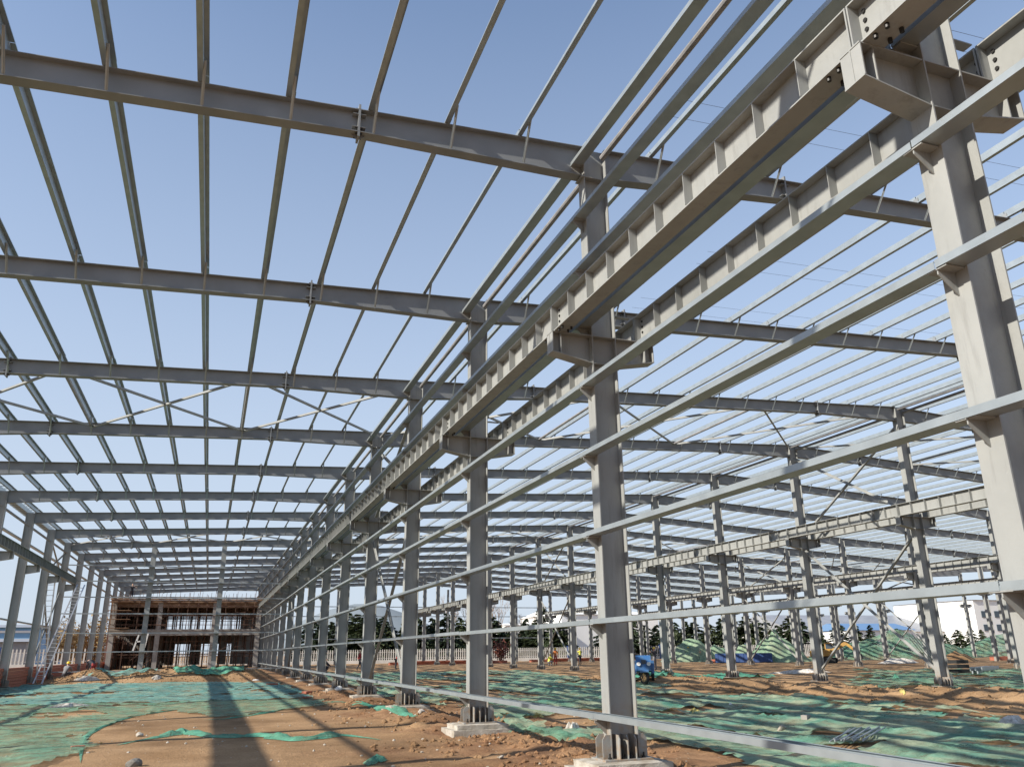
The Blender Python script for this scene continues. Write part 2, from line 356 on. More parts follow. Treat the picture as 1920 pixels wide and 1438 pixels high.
# ------------------------------------------------------------------ columns
def bracket_parts(s):
    # s=-1 arm to the left, +1 arm to the right; z relative to the base plate
    x0, x1 = s * D_ / 2, s * .945; zt = CZ - ZB; z0, z1 = zt - .50, zt - .36
    tf = .014
    web = MB().prism([(x0, z0 + tf), (x1, z1 + tf), (x1, zt - tf), (x0, zt - tf)], 'y', -.006, .006)
    top = MB().box(((x0 + x1) / 2, 0, zt - tf / 2), (abs(x1 - x0), .24, tf))
    bot = MB().prism([(x0, z0), (x1, z1), (x1, z1 + tf), (x0, z0 + tf)], 'y', -.12, .12)
    st = []
    for xx, wd in ((x1 - s * .012, .115), (s * (GOFF + .0), .10)):
        zz = z0 + (z1 - z0) * (xx - x0) / (x1 - x0) + tf
        for sy in (-1, 1): st.append(MB().box((xx, sy * (.006 + wd / 2), (zz + zt - tf) / 2), (.012, wd, zt - tf - zz - .002)))
    return web, top, bot, st
def base_stiff():
    hgt = .34; out = []
    def plate(axis, c0, c1, t0, t1):
        a = (c1 - c0); s = 1 if a > 0 else -1; ch = .05 * s
        return MB().prism([(c0, .025), (c1, .025), (c1, hgt - .06), (c1 - ch, hgt), (c0, hgt)], axis, t0, t1)
    for s in (-1, 1):
        for yy in (-.11, .11): out.append(plate('y', s * D_ / 2, s * (D_ / 2 + .13), yy - .007, yy + .007))
        for xx in (-.13, .0, .13): out.append(plate('x', s * .006, s * .22, xx - .007, xx + .007))
    return out
def girt_cleat(z):
    m = MB(); x1 = -D_ / 2; m.box((x1 - .10, 0, z - .006), (.20, .20, .012))
    m.prism([(x1, z - .012), (x1 - .19, z - .012), (x1 - .19, z - .05), (x1, z - .22)], 'y', -.006, .006); return m
def column(row, k, det, arms):
    X = ROWX[row]; hgt = ztop(X) - ZB; g = 'steel columns of the ' + ROWNAME[row]
    nm = {'A': lambda: 'grey steel column, %s along the row that carries the wall girts' % (ORD[k + 1] if k >= 0 else 'the one beside the camera'),
          'L': lambda: 'grey steel column of the left eave row, under rafter line %s' % (ORD[k] if k > 0 else 'before the first'),
          'B': lambda: 'grey steel column under the ridge, below rafter line %s' % (ORD[k] if k > 0 else 'before the first'),
          'C': lambda: 'grey steel column one row past the ridge, below rafter line %s' % (ORD[k] if k > 0 else 'before the first'),
          'D': lambda: 'grey steel column of the right eave row, below rafter line %s' % (ORD[k] if k > 0 else 'before the first')}[row]()
    c = empty('steel_column', (X, YK(k), ZB), nm, 'column', g)
    xf = D_ / 2 - TF / 2
    if det == 2:
        for s in (-1, 1):
            link('flange', cmesh(('fl', row, s), lambda: MB().box((s * xf, 0, hgt / 2 + .0125), (TF, B_, hgt - .025)), 'flange', STEEL), c)
        link('web', cmesh(('wb', row), lambda: MB().box((0, 0, hgt / 2 + .0125), (D_ - 2 * TF, .012, hgt - .025)), 'web', STEEL), c)
        for i, st in enumerate(base_stiff()):
            link('base_stiffener', cmesh(('bs', i), lambda: st, 'base_stiffener', STEEL), c)
        for i, (ax, ay) in enumerate([(-.27, 0), (.27, 0), (-.27, -.16), (.27, -.16), (-.065, -.17), (.065, -.17)]):
            link('anchor_bolt', cmesh('ab', lambda: MB().tube((0, 0, 0), (0, 0, .10), .014, 6).tube((0, 0, .025), (0, 0, .05), .028, 6), 'anchor_bolt', BOLT), c, (ax, ay, 0))
        for z in (CZ - ZB - .5 + .007, CZ - ZB - .007):
            for s in (-1, 1): link('continuity_plate', cmesh(('cp', round(z, 2), s), lambda: MB().box((0, s * .0645, z), (D_ - 2 * TF - .002, .115, .012)), 'continuity_plate', STEEL), c)
    else:
        link('shaft', cmesh(('sh', row), lambda: MB().box((xf, 0, hgt / 2 + .0125), (TF, B_, hgt - .025)).box((-xf, 0, hgt / 2 + .0125), (TF, B_, hgt - .025)).box((0, 0, hgt / 2 + .0125), (D_ - 2 * TF, .012, hgt - .025)), 'shaft', STEEL), c)
        def bsj():
            m = MB()
            for s_ in base_stiff(): m.add(s_.v, s_.f)
            return m
        link('base', cmesh('bsj', bsj, 'base', STEEL), c)
    link('base_plate', cmesh('bp', lambda: MB().box((0, 0, .0125), (.76, .50, .025)), 'base_plate', STEEL), c)
    for s in arms:
        web, top, bot, st = bracket_parts(s)
        if det == 2:
            bw = link('bracket', cmesh(('bkw', s), lambda: web, 'bracket', STEEL), c)
            link('top_flange', cmesh(('bkt', s), lambda: top, 'top_flange', STEEL), bw)
            link('bottom_flange', cmesh(('bkb', s), lambda: bot, 'bottom_flange', STEEL), bw)
            for i_, q_ in enumerate(st): link('stiffener', cmesh(('bks', s, i_), lambda: q_, 'stiffener', STEEL), bw)
        else:
            def bj():
                m = MB()
                for p in [web, top, bot] + st: m.add(p.v, p.f)
                return m
            link('bracket', cmesh(('bkj', s), bj, 'bracket', STEEL), c)
        # tie between column and crane beam top flange
        link('crane_beam_tie', cmesh(('tie', s), lambda: MB().box((s * (D_ / 2 + .17), 0, CZ - ZB + .445), (.34, .10, .012)).box((s * (D_ / 2 + .006), 0, CZ - ZB + .40), (.012, .12, .10)), 'crane_beam_tie', STEEL), c)
    if row == 'A':
        for i, z in enumerate(GIRTZ):
            link('girt_cleat', cmesh(('gc', i), lambda: girt_cleat(z - ZB), 'girt_cleat', STEEL), c)
        link('cap_plate', cmesh('cap', lambda: MB().box((0, 0, hgt - .66), (D_ + .12, B_ + .02, .02)), 'cap_plate', STEEL), c)
    return c
for k in range(-1, NK + 1): column('A', k, 2 if k <= 6 else 1, (-1, 1))
for k in range(0, NK + 1): column('L', k, 1, (1,) if k <= 9 else ())
for k in range(1, NK + 1): column('B', k, 2 if 3 <= k <= 5 else 1, (-1, 1))
for k in range(4, NK + 1): column('C', k, 1, (-1, 1))
for k in range(6, NK + 1): column('D', k, 1, (-1,))

# concrete footings
def footing():
    bm = bmesh.new()
    for (a, b_, z0, z1, sd_) in ((.58, .44, -.11, 0, 1), (.68, .55, -.75, -.105, 2)):
        r = bmesh.ops.create_cube(bm, size=1, matrix=Matrix.Translation((0, 0, (z0 + z1) / 2)) @ Matrix.Diagonal((2 * a, 2 * b_, z1 - z0, 1)))
    bmesh.ops.subdivide_edges(bm, edges=bm.edges[:], cuts=9, use_grid_fill=True)
    for v in bm.verts:
        x, y, z = v.co
        n1 = float(fbm(x * 3 + z * 4 + 7, y * 3 + z, 3, 3)) - .5; n2 = float(fbm(x * 3 + 2, y * 3 + z * 5 + 9, 3, 6)) - .5
        e = max(abs(x) / .6, abs(y) / .47)
        v.co += Vector((.05 * n1, .05 * n2, (-.035 * max(0, e - .75) * (n1 + .6) * 3 if z > -.02 else .03 * n2)))
    m = MB(); bm.verts.index_update(); m.v = [tuple(v.co) for v in bm.verts]; m.f = [tuple(v.index for v in f.verts) for f in bm.faces]; bm.free(); return m
fme = cmesh('foot', footing, 'concrete_footing', CONC)
for row, k0 in (('A', 0),):
    for k in range(k0, 10 if row != 'A' else NK + 1):
        o = link('concrete_footing', fme, None, (ROWX[row], YK(k), ZB - .001))
        tag(o, {'A': 'pale concrete footing under the %s column of the girt row' % ORD[k + 1], 'B': 'pale concrete footing under the ridge column on rafter line %s' % ORD[k], 'L': 'pale concrete footing under the left eave column on rafter line %s' % ORD[k]}[row], 'footing', 'concrete footings')

# ------------------------------------------------------------------ crane beams
CB_D, CB_B = .48, .25
def stiff_pair(): 
    m = MB()
    return m.box((0, 0, 0), (.118, .010, CB_D - .04))
def crane_beam(row, s, k, det, yend=None):
    X = ROWX[row] + s * GOFF; L = 7 - .014
    side = {-1: 'left', 1: 'right'}[s]
    where = {'A': 'girt row', 'L': 'left eave row', 'B': 'ridge row', 'C': 'row past ridge', 'D': 'right eave row'}[row]
    span = 'beside the camera' if k < 0 else 'before the second column' if (k == 0 and row == 'A') else 'between rafter lines %s and %s' % (ORD[k] if k else 'zero', ORD[k + 1])
    c = empty('crane_beam', (X, YK(k) + 3.5, CZ + CB_D / 2 + .002), 'crane beam, %s side of %s, %s' % (side, where, span), 'crane beam', 'crane runway beams')
    if det:
        link('top_flange', cmesh('cbt', lambda: MB().box((0, 0, CB_D / 2 - .008), (CB_B, L, .016)), 'top_flange', STEEL), c)
        link('bottom_flange', cmesh('cbb', lambda: MB().box((0, 0, -CB_D / 2 + .008), (CB_B, L, .016)), 'bottom_flange', STEEL), c)
        link('web', cmesh('cbw', lambda: MB().box((0, 0, 0), (.010, L, CB_D - .033)), 'web', STEEL), c)
        for i in range(1, 10):
            for sx in (-1, 1):
                link('stiffener', cmesh('cbs', stiff_pair, 'stiffener', STEEL), c, (sx * .066, -3.5 + .7 * i, .018))
        for e in (-1, 1):
            link('end_plate', cmesh('cbe', lambda: MB().box((0, 0, 0), (.25, .016, CB_D - .036)), 'end_plate', STEEL), c, (0, e * (L / 2 - .009), 0))
            link('bolt_row', cmesh('cbo', lambda: MB().tube((-.02, 0, -.1), (.02, 0, -.1), .021, 8).tube((-.02, 0, 0), (.02, 0, 0), .021, 8).tube((-.02, 0, .1), (.02, 0, .1), .021, 8), 'bolt_row', BOLT), c, (0, e * (L / 2 - .085), .05))
            def fb():
                m = MB()
                for bx in (-.08, .08):
                    for by in (0, .13): m.tube((bx, -e * by, -.045), (bx, -e * by, .012), .02, 8)
                return m
            link('flange_bolts', cmesh(('cbf', e), fb, 'flange_bolts', BOLT), c, (0, e * (L / 2 - .22), -CB_D / 2))
    else:
        link('girder', cmesh('cbg', lambda: I_bm(L, CB_D, CB_B, .016, .01), 'girder', STEEL), c)
        def sj():
            m = MB()
            for i in range(0, 11):
                for sx in (-1, 1): m.box((sx * .066, max(-L / 2 + .01, min(L / 2 - .01, -3.5 + .7 * i)), 0), (.118, .01, CB_D - .036))
            return m
        q = link('stiffeners', cmesh('cbsj', sj, 'stiffeners', STEEL), c); q['kind'] = 'stuff'
for k in range(-1, NK):
    crane_beam('A', -1, k, k <= 6); crane_beam('A', 1, k, k <= 4)
for k in range(0, 9): crane_beam('L', 1, k, 6 <= k)
for k in range(2, NK):
    crane_beam('B', -1, k, 3 <= k <= 5); crane_beam('B', 1, k, False)
for k in range(4, NK):
    crane_beam('C', -1, k, False); crane_beam('C', 1, k, False)
for k in range(6, NK): crane_beam('D', -1, k, False)

# ------------------------------------------------------------------ rafters
HJ = 4.05
PSP = 1.326
PX = [.387 + PSP * j for j in range(-8, 20)] + [XR - .28]
PX = PX + [2 * XR - x for x in PX[::-1]]
def rdepth(s, L): return .62 - .18 * min(1, min(s, L - s) / HJ)
def rafter(ra, rb, k, det):
    xa, xb = ROWX[ra] + D_ / 2 + .002, ROWX[rb] - D_ / 2 - .002; L = xb - xa
    spn = {'LA': 'left bay', 'AB': 'bay between girt row and ridge', 'BC': 'bay just past the ridge', 'CD': 'right eave bay'}[ra + rb]
    c = empty('rafter', (0, YK(k), 0), 'grey steel rafter of the %s, rafter line %s' % (spn, ORD[k] if k else 'before the first'), 'rafter', 'roof rafters')
    ss = [0, HJ, L - HJ, L]; tf = .012
    def zt(s): return ztop(xa + s)
    top = MB().prism([(xa, zt(0) - tf), (xb, zt(L) - tf), (xb, zt(L)), (xa, zt(0))], 'y', -.11, .11)
    lo = [(xa + s, zt(s) - rdepth(s, L)) for s in ss]
    bot = MB()
    for (p, q) in zip(lo[:-1], lo[1:]): bot.prism([p, q, (q[0], q[1] + tf), (p[0], p[1] + tf)], 'y', -.11, .11)
    web = MB()
    for i in range(3):
        p, q = lo[i], lo[i + 1]
        web.prism([(p[0], p[1] + tf), (q[0], q[1] + tf), (q[0], zt(ss[i + 1]) - tf), (p[0], zt(ss[i]) - tf)], 'y', -.004, .004)
    def splice(s):
        x = xa + s; z1 = zt(s) + .09; z0 = zt(s) - rdepth(s, L) - .09; m = MB()
        m.box((x, 0, (z0 + z1) / 2), (.036, .22, z1 - z0))
        for sg in (-1, 1):
            m.prism([(x + sg * .018, z0 + .005), (x + sg * .018, z0 + .088), (x + sg * .12, z0 + .088)], 'y', -.006, .006)
            m.prism([(x + sg * .018, z1 - .005), (x + sg * .018, z1 - .088), (x + sg * .12, z1 - .088)], 'y', -.006, .006)
            for fz in (.3, .7):
                m.box((x + sg * .065, -.055, z0 + (z1 - z0) * fz), (.09, .10, .008))
        return m
    def bolts(s):
        x = xa + s; m = MB(); h = rdepth(s, L)
        for f in (-.04, .16, .8, 1.04):
            for yy in (-.07, .07): m.tube((x - .06, yy, zt(s) - h * f), (x + .06, yy, zt(s) - h * f), .014, 6)
        return m
    def brace(x):
        d = rdepth(x - xa, L); return MB().bar((x + .03, -.50, ztop(x) + .11), (x + .03, -.10, ztop(x) - d + .03), .045, .012, (1, 0, 0)).bar((x + .03, -.50, ztop(x) + .11), (x + .03, -.10, ztop(x) - d + .03), .008, .045, (1, 0, 0))
    px = [x for x in PX if xa + .3 < x < xb - .3]
    key = ra + rb
    if det:
        for n, mb in (('top_flange', top), ('bottom_flange', bot), ('web', web)):
            link(n, cmesh((key, n), lambda: mb, n, STEELR), c)
        for i, s in enumerate((HJ, L - HJ)):
            q = link('splice_plate', cmesh((key, 'sp', i), lambda: splice(s), 'splice_plate', STEELR), c)
            link('splice_bolts', cmesh((key, 'spb', i), lambda: bolts(s), 'splice_bolts', BOLT), q)
        for i, x in enumerate(px): link('fly_brace', cmesh((key, 'br', i), lambda: brace(x), 'fly_brace', GALV), c)
        for i, x in enumerate(px): link('purlin_cleat', cmesh((key, 'pc', i), lambda: MB().box((x - .008, 0, ztop(x) + .08), (.008, .12, .16)), 'purlin_cleat', STEELR), c) if k <= 2 else None
    else:
        def allb():
            m = MB()
            for p in (top, bot, web): m.add(p.v, p.f)
            for s in (HJ, L - HJ):
                q = splice(s); m.add(q.v, q.f)
            return m
        link('beam', cmesh((key, 'beam'), allb, 'beam', STEELR), c)
        def brs():
            m = MB()
            for x in px:
                q = brace(x); m.add(q.v, q.f)
            return m
        o = link('fly_braces', cmesh((key, 'brs'), brs, 'fly_braces', GALV), c); o['kind'] = 'stuff'
for k in range(0, NK + 1):
    rafter('L', 'A', k, k <= 5); rafter('A', 'B', k, 1 <= k <= 4)
    if k >= 2: rafter('B', 'C', k, 3 <= k <= 4)
    if k >= 4: rafter('C', 'D', k, False)

# ------------------------------------------------------------------ purlins
def to_px(p):
    d = Vector(p) - Vector((0, 0, CAMZ)); z = d.dot(fw)
    if z < .3: return None
    return (512 + d.dot(rt) / z * 799.8, 383 - d.dot(up) / z * 799.8)
def purlin_mesh(flip):
    pr = [(-.078, .02), (-.078, 0), (0, 0), (0, .205), (.078, .205), (.078, .185)]
    return MB().shell(pr, 'y', .006, 6.994, -.004)
rank = []
for bay in range(0, NK):
    for i, x in enumerate(PX):
        z = ztop(x) + .02; a = 0; prev = None
        for t in range(15):
            y = YK(bay) + .5 * t; q = to_px((x, y, z))
            if q and -20 < q[0] < 1044 and -20 < q[1] < 786:
                dist = math.sqrt(x * x + y * y + 80)
                if prev: a += math.hypot(q[0] - prev[0], q[1] - prev[1]) * 150 / dist
                prev = q
            else: prev = None
        # the girt row, the beams and the near column hide most of the far bays
        rank.append((a, bay, i, x))
rank.sort(reverse=True)
PBAY = lambda b: 'before the first rafter line' if b == 0 else 'between rafter lines %s and %s' % (ORD[b], ORD[b + 1])
rest = MB(); pm = {f: cmesh(('pur', f), lambda: purlin_mesh(f), 'roof_purlin', GALV) for f in (0, 1)}
iA = 12
for n, (a, bay, i, x) in enumerate(rank):
    if a <= .01: continue
    fl = 0 if x < 3.4 else 1
    if n < 290:
        if i < iA: pl = '%s purlin left of the girt row' % ORD[iA - i]
        elif x < XR: pl = '%s purlin right of the girt row' % ORD[i - iA + 1]
        else: pl = '%s purlin past the ridge' % ORD[i - len(PX) // 2 + 1]
        po = link('roof_purlin', pm[fl], None, (x + random.uniform(-.006, .006), YK(bay), ztop(x) + .012 + random.uniform(0, .008))); po.rotation_euler = (random.uniform(-.0012, .0012), random.uniform(-.03, .03), random.uniform(-.0015, .0015))
        tag(po, 'galvanized %s, %s' % (pl, PBAY(bay)), 'purlin', 'galvanized roof purlins')
    else:
        s = -1; z = ztop(x) + .012; y0 = YK(bay)
        rest.box((x, y0 + 3.5, z + .1), (.006, 6.98, .2)); rest.box((x + s * .044, y0 + 3.5, z + .003), (.080, 6.98, .006)); rest.box((x - s * .044, y0 + 3.5, z + .197), (.080, 6.98, .006))
tag(link('far_roof_purlins', rest.mesh('far_roof_purlins', GALV)), 'many thin galvanized purlins of the distant roof bays', 'purlins', None, 'stuff')

# eave struts / tie pipes along the rows
def pipe(x, z, k, r, label, name='tie_pipe', grp='tie pipes along the column heads'):
    o = link(name, cmesh(('pipe', r), lambda: MB().tube((0, .16, 0), (0, 6.84, 0), r, 10), 'tie_pipe', PIPE, False), None, (x, YK(k), z))
    return tag(o, label, 'pipe', grp)
for k in range(0, 9): pipe(5.92, ztop(5.78) - .22, k, .057, 'grey round tie pipe at the girt row column heads, %s' % PBAY(k))
for k in range(2, 10):
    for s in (-1, 1): pipe(XR + s * .12, ztop(XR) - .2 - .06 * s, k, .057, 'grey round tie pipe %s of the ridge column heads, %s' % ('left' if s < 0 else 'right', PBAY(k)))
for k in range(0, NK): pipe(-10.53, 9.0, k, .07, 'grey round eave tie of the left eave row, %s' % PBAY(k), 'eave_tie', 'left eave ties')

# ------------------------------------------------------------------ wall girts on the girt row
def girt_mesh():
    # web horizontal, facing down; front flange upright on the -x edge
    pr = [(-.225, .05), (-.225, .07), (-.20, .07)]
    pr = [(-.180, .062), (-.200, .062), (-.200, 0), (-.005, 0), (-.005, .062), (-.025, .062)]
    m = MB().shell(pr, 'y', .004, 6.996, -.004)
    return m
gme = cmesh('girt', girt_mesh, 'wall_girt', GALV)
for k in range(-1, NK):
    for i, z in enumerate(GIRTZ):
        if k > 9 and i in (5, 6): pass
        o = link('wall_girt', gme, None, (5.78 - D_ / 2 + random.uniform(-.012, 0), YK(k), z + random.uniform(0, .006))); o.rotation_euler = (random.uniform(-.001, .001), random.uniform(-.02, .02), random.uniform(-.001, .001))
        tag(o, 'galvanized wall girt, %s from the ground, %s' % (ORD[i + 1], 'beside the camera' if k < 0 else 'between girt row columns %s and %s' % (ORD[k + 1], ORD[k + 2])), 'girt', 'wall girts of the girt row')
# left wall girts
for k in range(0, NK):
    for i, z in enumerate((3.75, 8.2)):
        if z > 8 and k < 6: continue
        o = link('eave_wall_girt', gme, None, (-10.53 - D_ / 2 - .03, YK(k), z)); tag(o, 'grey %s wall girt outside the left eave row, %s' % ('lower' if i == 0 else 'upper', PBAY(k)), 'girt', 'left wall girts')

# eave gutter with its brackets outside the left row
def gutter():
    m = MB().shell([(-.10, .24), (-.10, 0), (-.46, 0), (-.46, .28), (-.52, .28)], 'y', .01, 6.99, .005)
    for j in range(10):
        y = .35 + .7 * j
        m.box((-.28, y, -.03), (.42, .04, .04)); m.bar((-.48, y, -.02), (-.05, y, -.30), .03, .03, (0, 1, 0)); m.box((-.30, y + .3, .32), (.5, .05, .03)); m.bar((-.1, y, .3), (-.35, y + .1, .52), .03, .03, (0, 1, 0))
    return m
for k in range(3, NK):
    o = link('eave_gutter', cmesh('gut', gutter, 'eave_gutter', GALV), None, (-10.53 - .12, YK(k), ztop(-10.53) + .03)); tag(o, 'galvanized eave gutter with brackets above the left eave row, %s' % PBAY(k), 'gutter', 'left eave gutters')

# ------------------------------------------------------------------ vertical and roof bracing
def angle(p, q, a, name, label, grp, m=GALV):
    mb = MB().bar(p, q, a, .012, (0, 0, 1)).bar((Vector(p) + Vector((0, 0, a / 2))), (Vector(q) + Vector((0, 0, a / 2))), .012, a, (0, 0, 1))
    return tag(link(name, mb.mesh(name, m)), label, 'brace', grp)
rn = {'A': 'girt row', 'B': 'ridge row', 'C': 'row past the ridge', 'D': 'right eave row', 'L': 'left eave row'}
for row in 'ABCDL':
    for k in (3, 8):
        if (row in 'CD' and k == 3): continue
        if row == 'L' and k == 3: continue
        X = ROWX[row]; y0, y1 = YK(k) + .14, YK(k + 1) - .14
        for part, za, zb in (('lower', .75, CZ - .62), ('upper', CZ + .15, ztop(X) - .75)):
            angle((X - .05, y0, za), (X - .05, y1, zb), .11, 'column_brace', '%s diagonal brace of the %s rising away from rafter line %s' % (part, rn[row], ORD[k]), 'column cross bracing', STEEL)
            angle((X + .06, y0, zb), (X + .06, y1, za), .11, 'column_brace', '%s diagonal brace of the %s falling away from rafter line %s' % (part, rn[row], ORD[k]), 'column cross bracing', STEEL)
nodes = [-10.3, -4.9, .40, 5.6]; nodesR = [6.0, 13.0, 19.93, 26.6]; nodesC = [27.1, 34.0, 41.0, 47.9]; nodesD = [48.3, 53.5, 59, 64.2]
bn = {0: 'left bay', 1: 'bay before the ridge', 2: 'bay past the ridge', 3: 'right eave bay'}
for k in (3, 8):
    for bi, nd in enumerate((nodes, nodesR, nodesC, nodesD)):
        for c_, (a, b_) in enumerate(zip(nd[:-1], nd[1:])):
            for d in (0, 1):
                xa, xb = (a, b_) if d == 0 else (b_, a); dz = .16 + .04 * d
                angle((xa, YK(k) + .12, ztop(xa) - dz), (xb, YK(k + 1) - .12, ztop(xb) - dz), .08, 'roof_brace', '%s-leaning roof brace, %s cell, %s, past rafter line %s' % ('right' if d == 0 else 'left', ORD[c_ + 1], bn[bi], ORD[k]), 'roof cross bracing', STEEL)
        for x in nd[1:-1]:
            pipe(x, ztop(x) - .14, k, .05, '%s roof strut of the %s, past rafter line %s' % ('first' if x == nd[1] else 'second', bn[bi], ORD[k]), 'roof_strut', 'roof struts in the braced bays')

# ------------------------------------------------------------------ cross wall at rafter line nine
Y9 = YK(9)
for i, x in enumerate((-4.62, .40)):
    c = empty('wind_post', (x, Y9, .45), 'grey steel wind post, %s of two standing before the scaffolded building' % ('left one' if i == 0 else 'right one'), 'post', 'wind posts')
    hh = ztop(x) - .45 - .46
    for s in (-1, 1): link('flange', cmesh(('wpf', i, s), lambda: MB().box((0, s * .17, hh / 2), (.35, .014, hh)), 'flange', STEEL), c)
    link('web', cmesh(('wpw', i), lambda: MB().box((0, 0, hh / 2), (.012, .325, hh)), 'web', STEEL), c)
for i, z in enumerate((.72, 2.03, 3.32, 4.68, 5.84, 6.98, 8.1)):
    o = link('cross_wall_girt', MB().shell([(Y9 - .20, z + .07), (Y9 - .40, z + .07), (Y9 - .40, z), (Y9 - .20, z)], 'x', -10.25, 5.3, .005).mesh('cross_wall_girt', GALV))
    tag(o, 'thin galvanized girt across the two wind posts, %s from the ground' % ORD[i + 1], 'girt', 'cross wall girts')

# ------------------------------------------------------------------ end wall beyond the last rafter line, right side
YE = YK(NK) + .5
for i, x in enumerate((11.0, 16.3, 21.6, 32.2, 37.5, 42.8)):
    tag(link('end_wall_post', MB().box((x, YE, 5.3), (.012, .3, 10.2)).box((x, YE - .156, 5.3), (.24, .012, 10.2)).box((x, YE + .156, 5.3), (.24, .012, 10.2)).mesh('end_wall_post', STEEL)), 'slim grey post of the far end wall, %s of six' % ORD[i + 1], 'post', 'far end wall posts')
for i, z in enumerate((3.6, 6.6, 7.9)):
    tag(link('end_wall_girt', MB().box((27, YE - .26, z), (42, .2, .1)).mesh('end_wall_girt', GALV)), 'long thin girt of the far end wall, %s from the ground' % ORD[i + 1], 'girt', 'far end wall girts')

# ------------------------------------------------------------------ second shed to the right
ROWX.update({'E': 71.0, 'F': 92.0})
def ztop2(x): return 9.9 + .046 * (x - 71)
for row in 'EF':
    X = ROWX[row]
    for k in range(7, NK + 1):
        hgt = ztop2(X) - ZB; xf = D_ / 2 - TF / 2
        c = empty('steel_column', (X, YK(k), ZB), 'distant grey steel column, %s, %s from its near end' % (ROWNAME[row], ORD[k - 6]), 'column', 'columns of the second shed')
        link('shaft', cmesh(('sh', row), lambda: MB().box((xf, 0, hgt / 2), (TF, B_, hgt)).box((-xf, 0, hgt / 2), (TF, B_, hgt)).box((0, 0, hgt / 2), (D_ - 2 * TF, .012, hgt)), 'shaft', STEEL), c)
        for s in (-1, 1): link('bracket', CACHE[('bkj', s)], c)
        if k < NK and row == 'E':
            for s in (-1, 1):
                q = empty('crane_beam', (X + s * GOFF, YK(k) + 3.5, CZ + CB_D / 2 + .002), 'distant crane beam, %s side of the second shed front row, %s span' % ({-1: 'left', 1: 'right'}[s], ORD[k - 6]), 'crane beam', 'crane beams of the second shed')
                link('girder', CACHE['cbg'], q); link('stiffeners', CACHE['cbsj'], q)['kind'] = 'stuff'
for k in range(7, NK + 1):
    tag(link('rafter', MB().prism([(71.3, ztop2(71.3) - .5), (91.7, ztop2(91.7) - .5), (91.7, ztop2(91.7)), (71.3, ztop2(71.3))], 'y', -.1, .1).mesh('rafter', STEELR), None, (0, YK(k), 0)), 'distant rafter of the second shed, %s from its near end' % ORD[k - 6], 'rafter', 'rafters of the second shed')
m = MB()
for j in range(16):
    x = 71.2 + 1.35 * j; m.box((x, (YK(7) + YK(NK)) / 2, ztop2(x) + .1), (.07, YK(NK) - YK(7), .2))
tag(link('second_shed_purlins', m.mesh('second_shed_purlins', GALV)), 'thin purlins on the roof of the second shed', 'purlins', None, 'stuff')

# ------------------------------------------------------------------ where things stand on the ground
def gpt(px, py):
    # a spot on the ground, found along the sight line through the photograph's point (1920 wide)
    d = fw + rt * ((px - 960) / 1499.6) - up * ((py - 719) / 1499.6)
    t = np.geomspace(4, 240, 900)
    below = np.nonzero(CAMZ + d.z * t <= H(d.x * t, d.y * t))[0]
    k = int(below[0]) if len(below) else 899
    t2 = np.linspace(t[max(0, k - 1)], t[k], 60); b2 = np.nonzero(CAMZ + d.z * t2 <= H(d.x * t2, d.y * t2))[0]
    tt = float(t2[b2[0]]) if len(b2) else float(t[k])
    p = d * tt; return Vector((p.x, p.y, hz(p.x, p.y)))

# ------------------------------------------------------------------ dust nets
def inpoly(X, Y, poly):
    c = np.zeros(X.shape, bool); n = len(poly)
    for i in range(n):
        x1, y1 = poly[i]; x2, y2 = poly[(i + 1) % n]
        hit = ((y1 > Y) != (y2 > Y)) & (X < (x2 - x1) * (Y - y1) / (y2 - y1 + 1e-9) + x1)
        c ^= hit
    return c
def net(label, poly, xs, ys, m, lift=.03, amp=.07, holes=.30, hs=(2.2, 1.3), seed=0, edge=.7, cat='dust net', fo=(1.2, 1.9)):
    X, Y = np.meshgrid(xs, ys)
    wx = X + edge * (fbm(X / 1.5, Y / 1.5, 3, 60 + seed) - .5); wy = Y + edge * 1.3 * (fbm(X / 1.5, Y / 1.5, 3, 70 + seed) - .5)
    mask = inpoly(wx, wy, poly)
    hol = fbm(X / hs[0], Y / hs[1], 3, 80 + seed); mask &= hol > holes
    rid = 1 - np.abs(2 * fbm(X / fo[0] + .12 * Y, Y / fo[1], 3, 90 + seed) - 1)
    rid2 = 1 - np.abs(2 * fbm(X / .55, Y / 1.1 + .4 * X, 3, 95 + seed) - 1)
    Z = H(X, Y) + lift + amp * np.clip((rid - .72) / .28, 0, 1) ** 1.3 + amp * .3 * np.clip((rid2 - .6) / .4, 0, 1) ** 1.5
    # loose hem: lift where a hole begins
    Z = Z + .05 * np.clip(1 - (hol - holes) / .03, 0, 1)
    return tag(link('dust_net', grid_mesh('dust_net', xs, ys, Z, m, mask)), label, cat, 'green dust nets laid over the soil')
ar = lambda a, b_, st: np.arange(a, b_, st)
net('faded green dust net over the left foreground soil', [(-13, 12), (-3.0, 13), (-2.3, 17.2), (-1.9, 19.1), (-2.5, 22.6), (-2.1, 28.4), (-.9, 31.0), (.2, 27.6), (.9, 26.4), (2.1, 28.0), (3.6, 30), (4.3, 31), (4.0, 36), (-13, 36)], ar(-13, 5, .11), ar(12, 37, .12), NETG, .025, .045, .27, seed=1)
net('bluish green dust net spread before the earth berm', [(-13, 35.5), (4.2, 35.5), (4.6, 42), (4.3, 54), (1.5, 57.5), (-6, 59), (-10.2, 59.5), (-13, 60)], ar(-13, 6, .18), ar(35, 63, .22), NETB, .03, .07, .27, seed=2)
net('crumpled green dust net right of the girt row, nearest the camera', [(7.6, 8), (8.3, 13), (8.0, 15.5), (6.7, 17.3), (6.9, 21), (7.6, 27), (20.6, 27), (20.0, 20), (18.6, 14), (15, 8)], ar(6, 22, .085), ar(8, 28, .085), NETR, .02, .075, .345, (1.7, 2.4), 3)
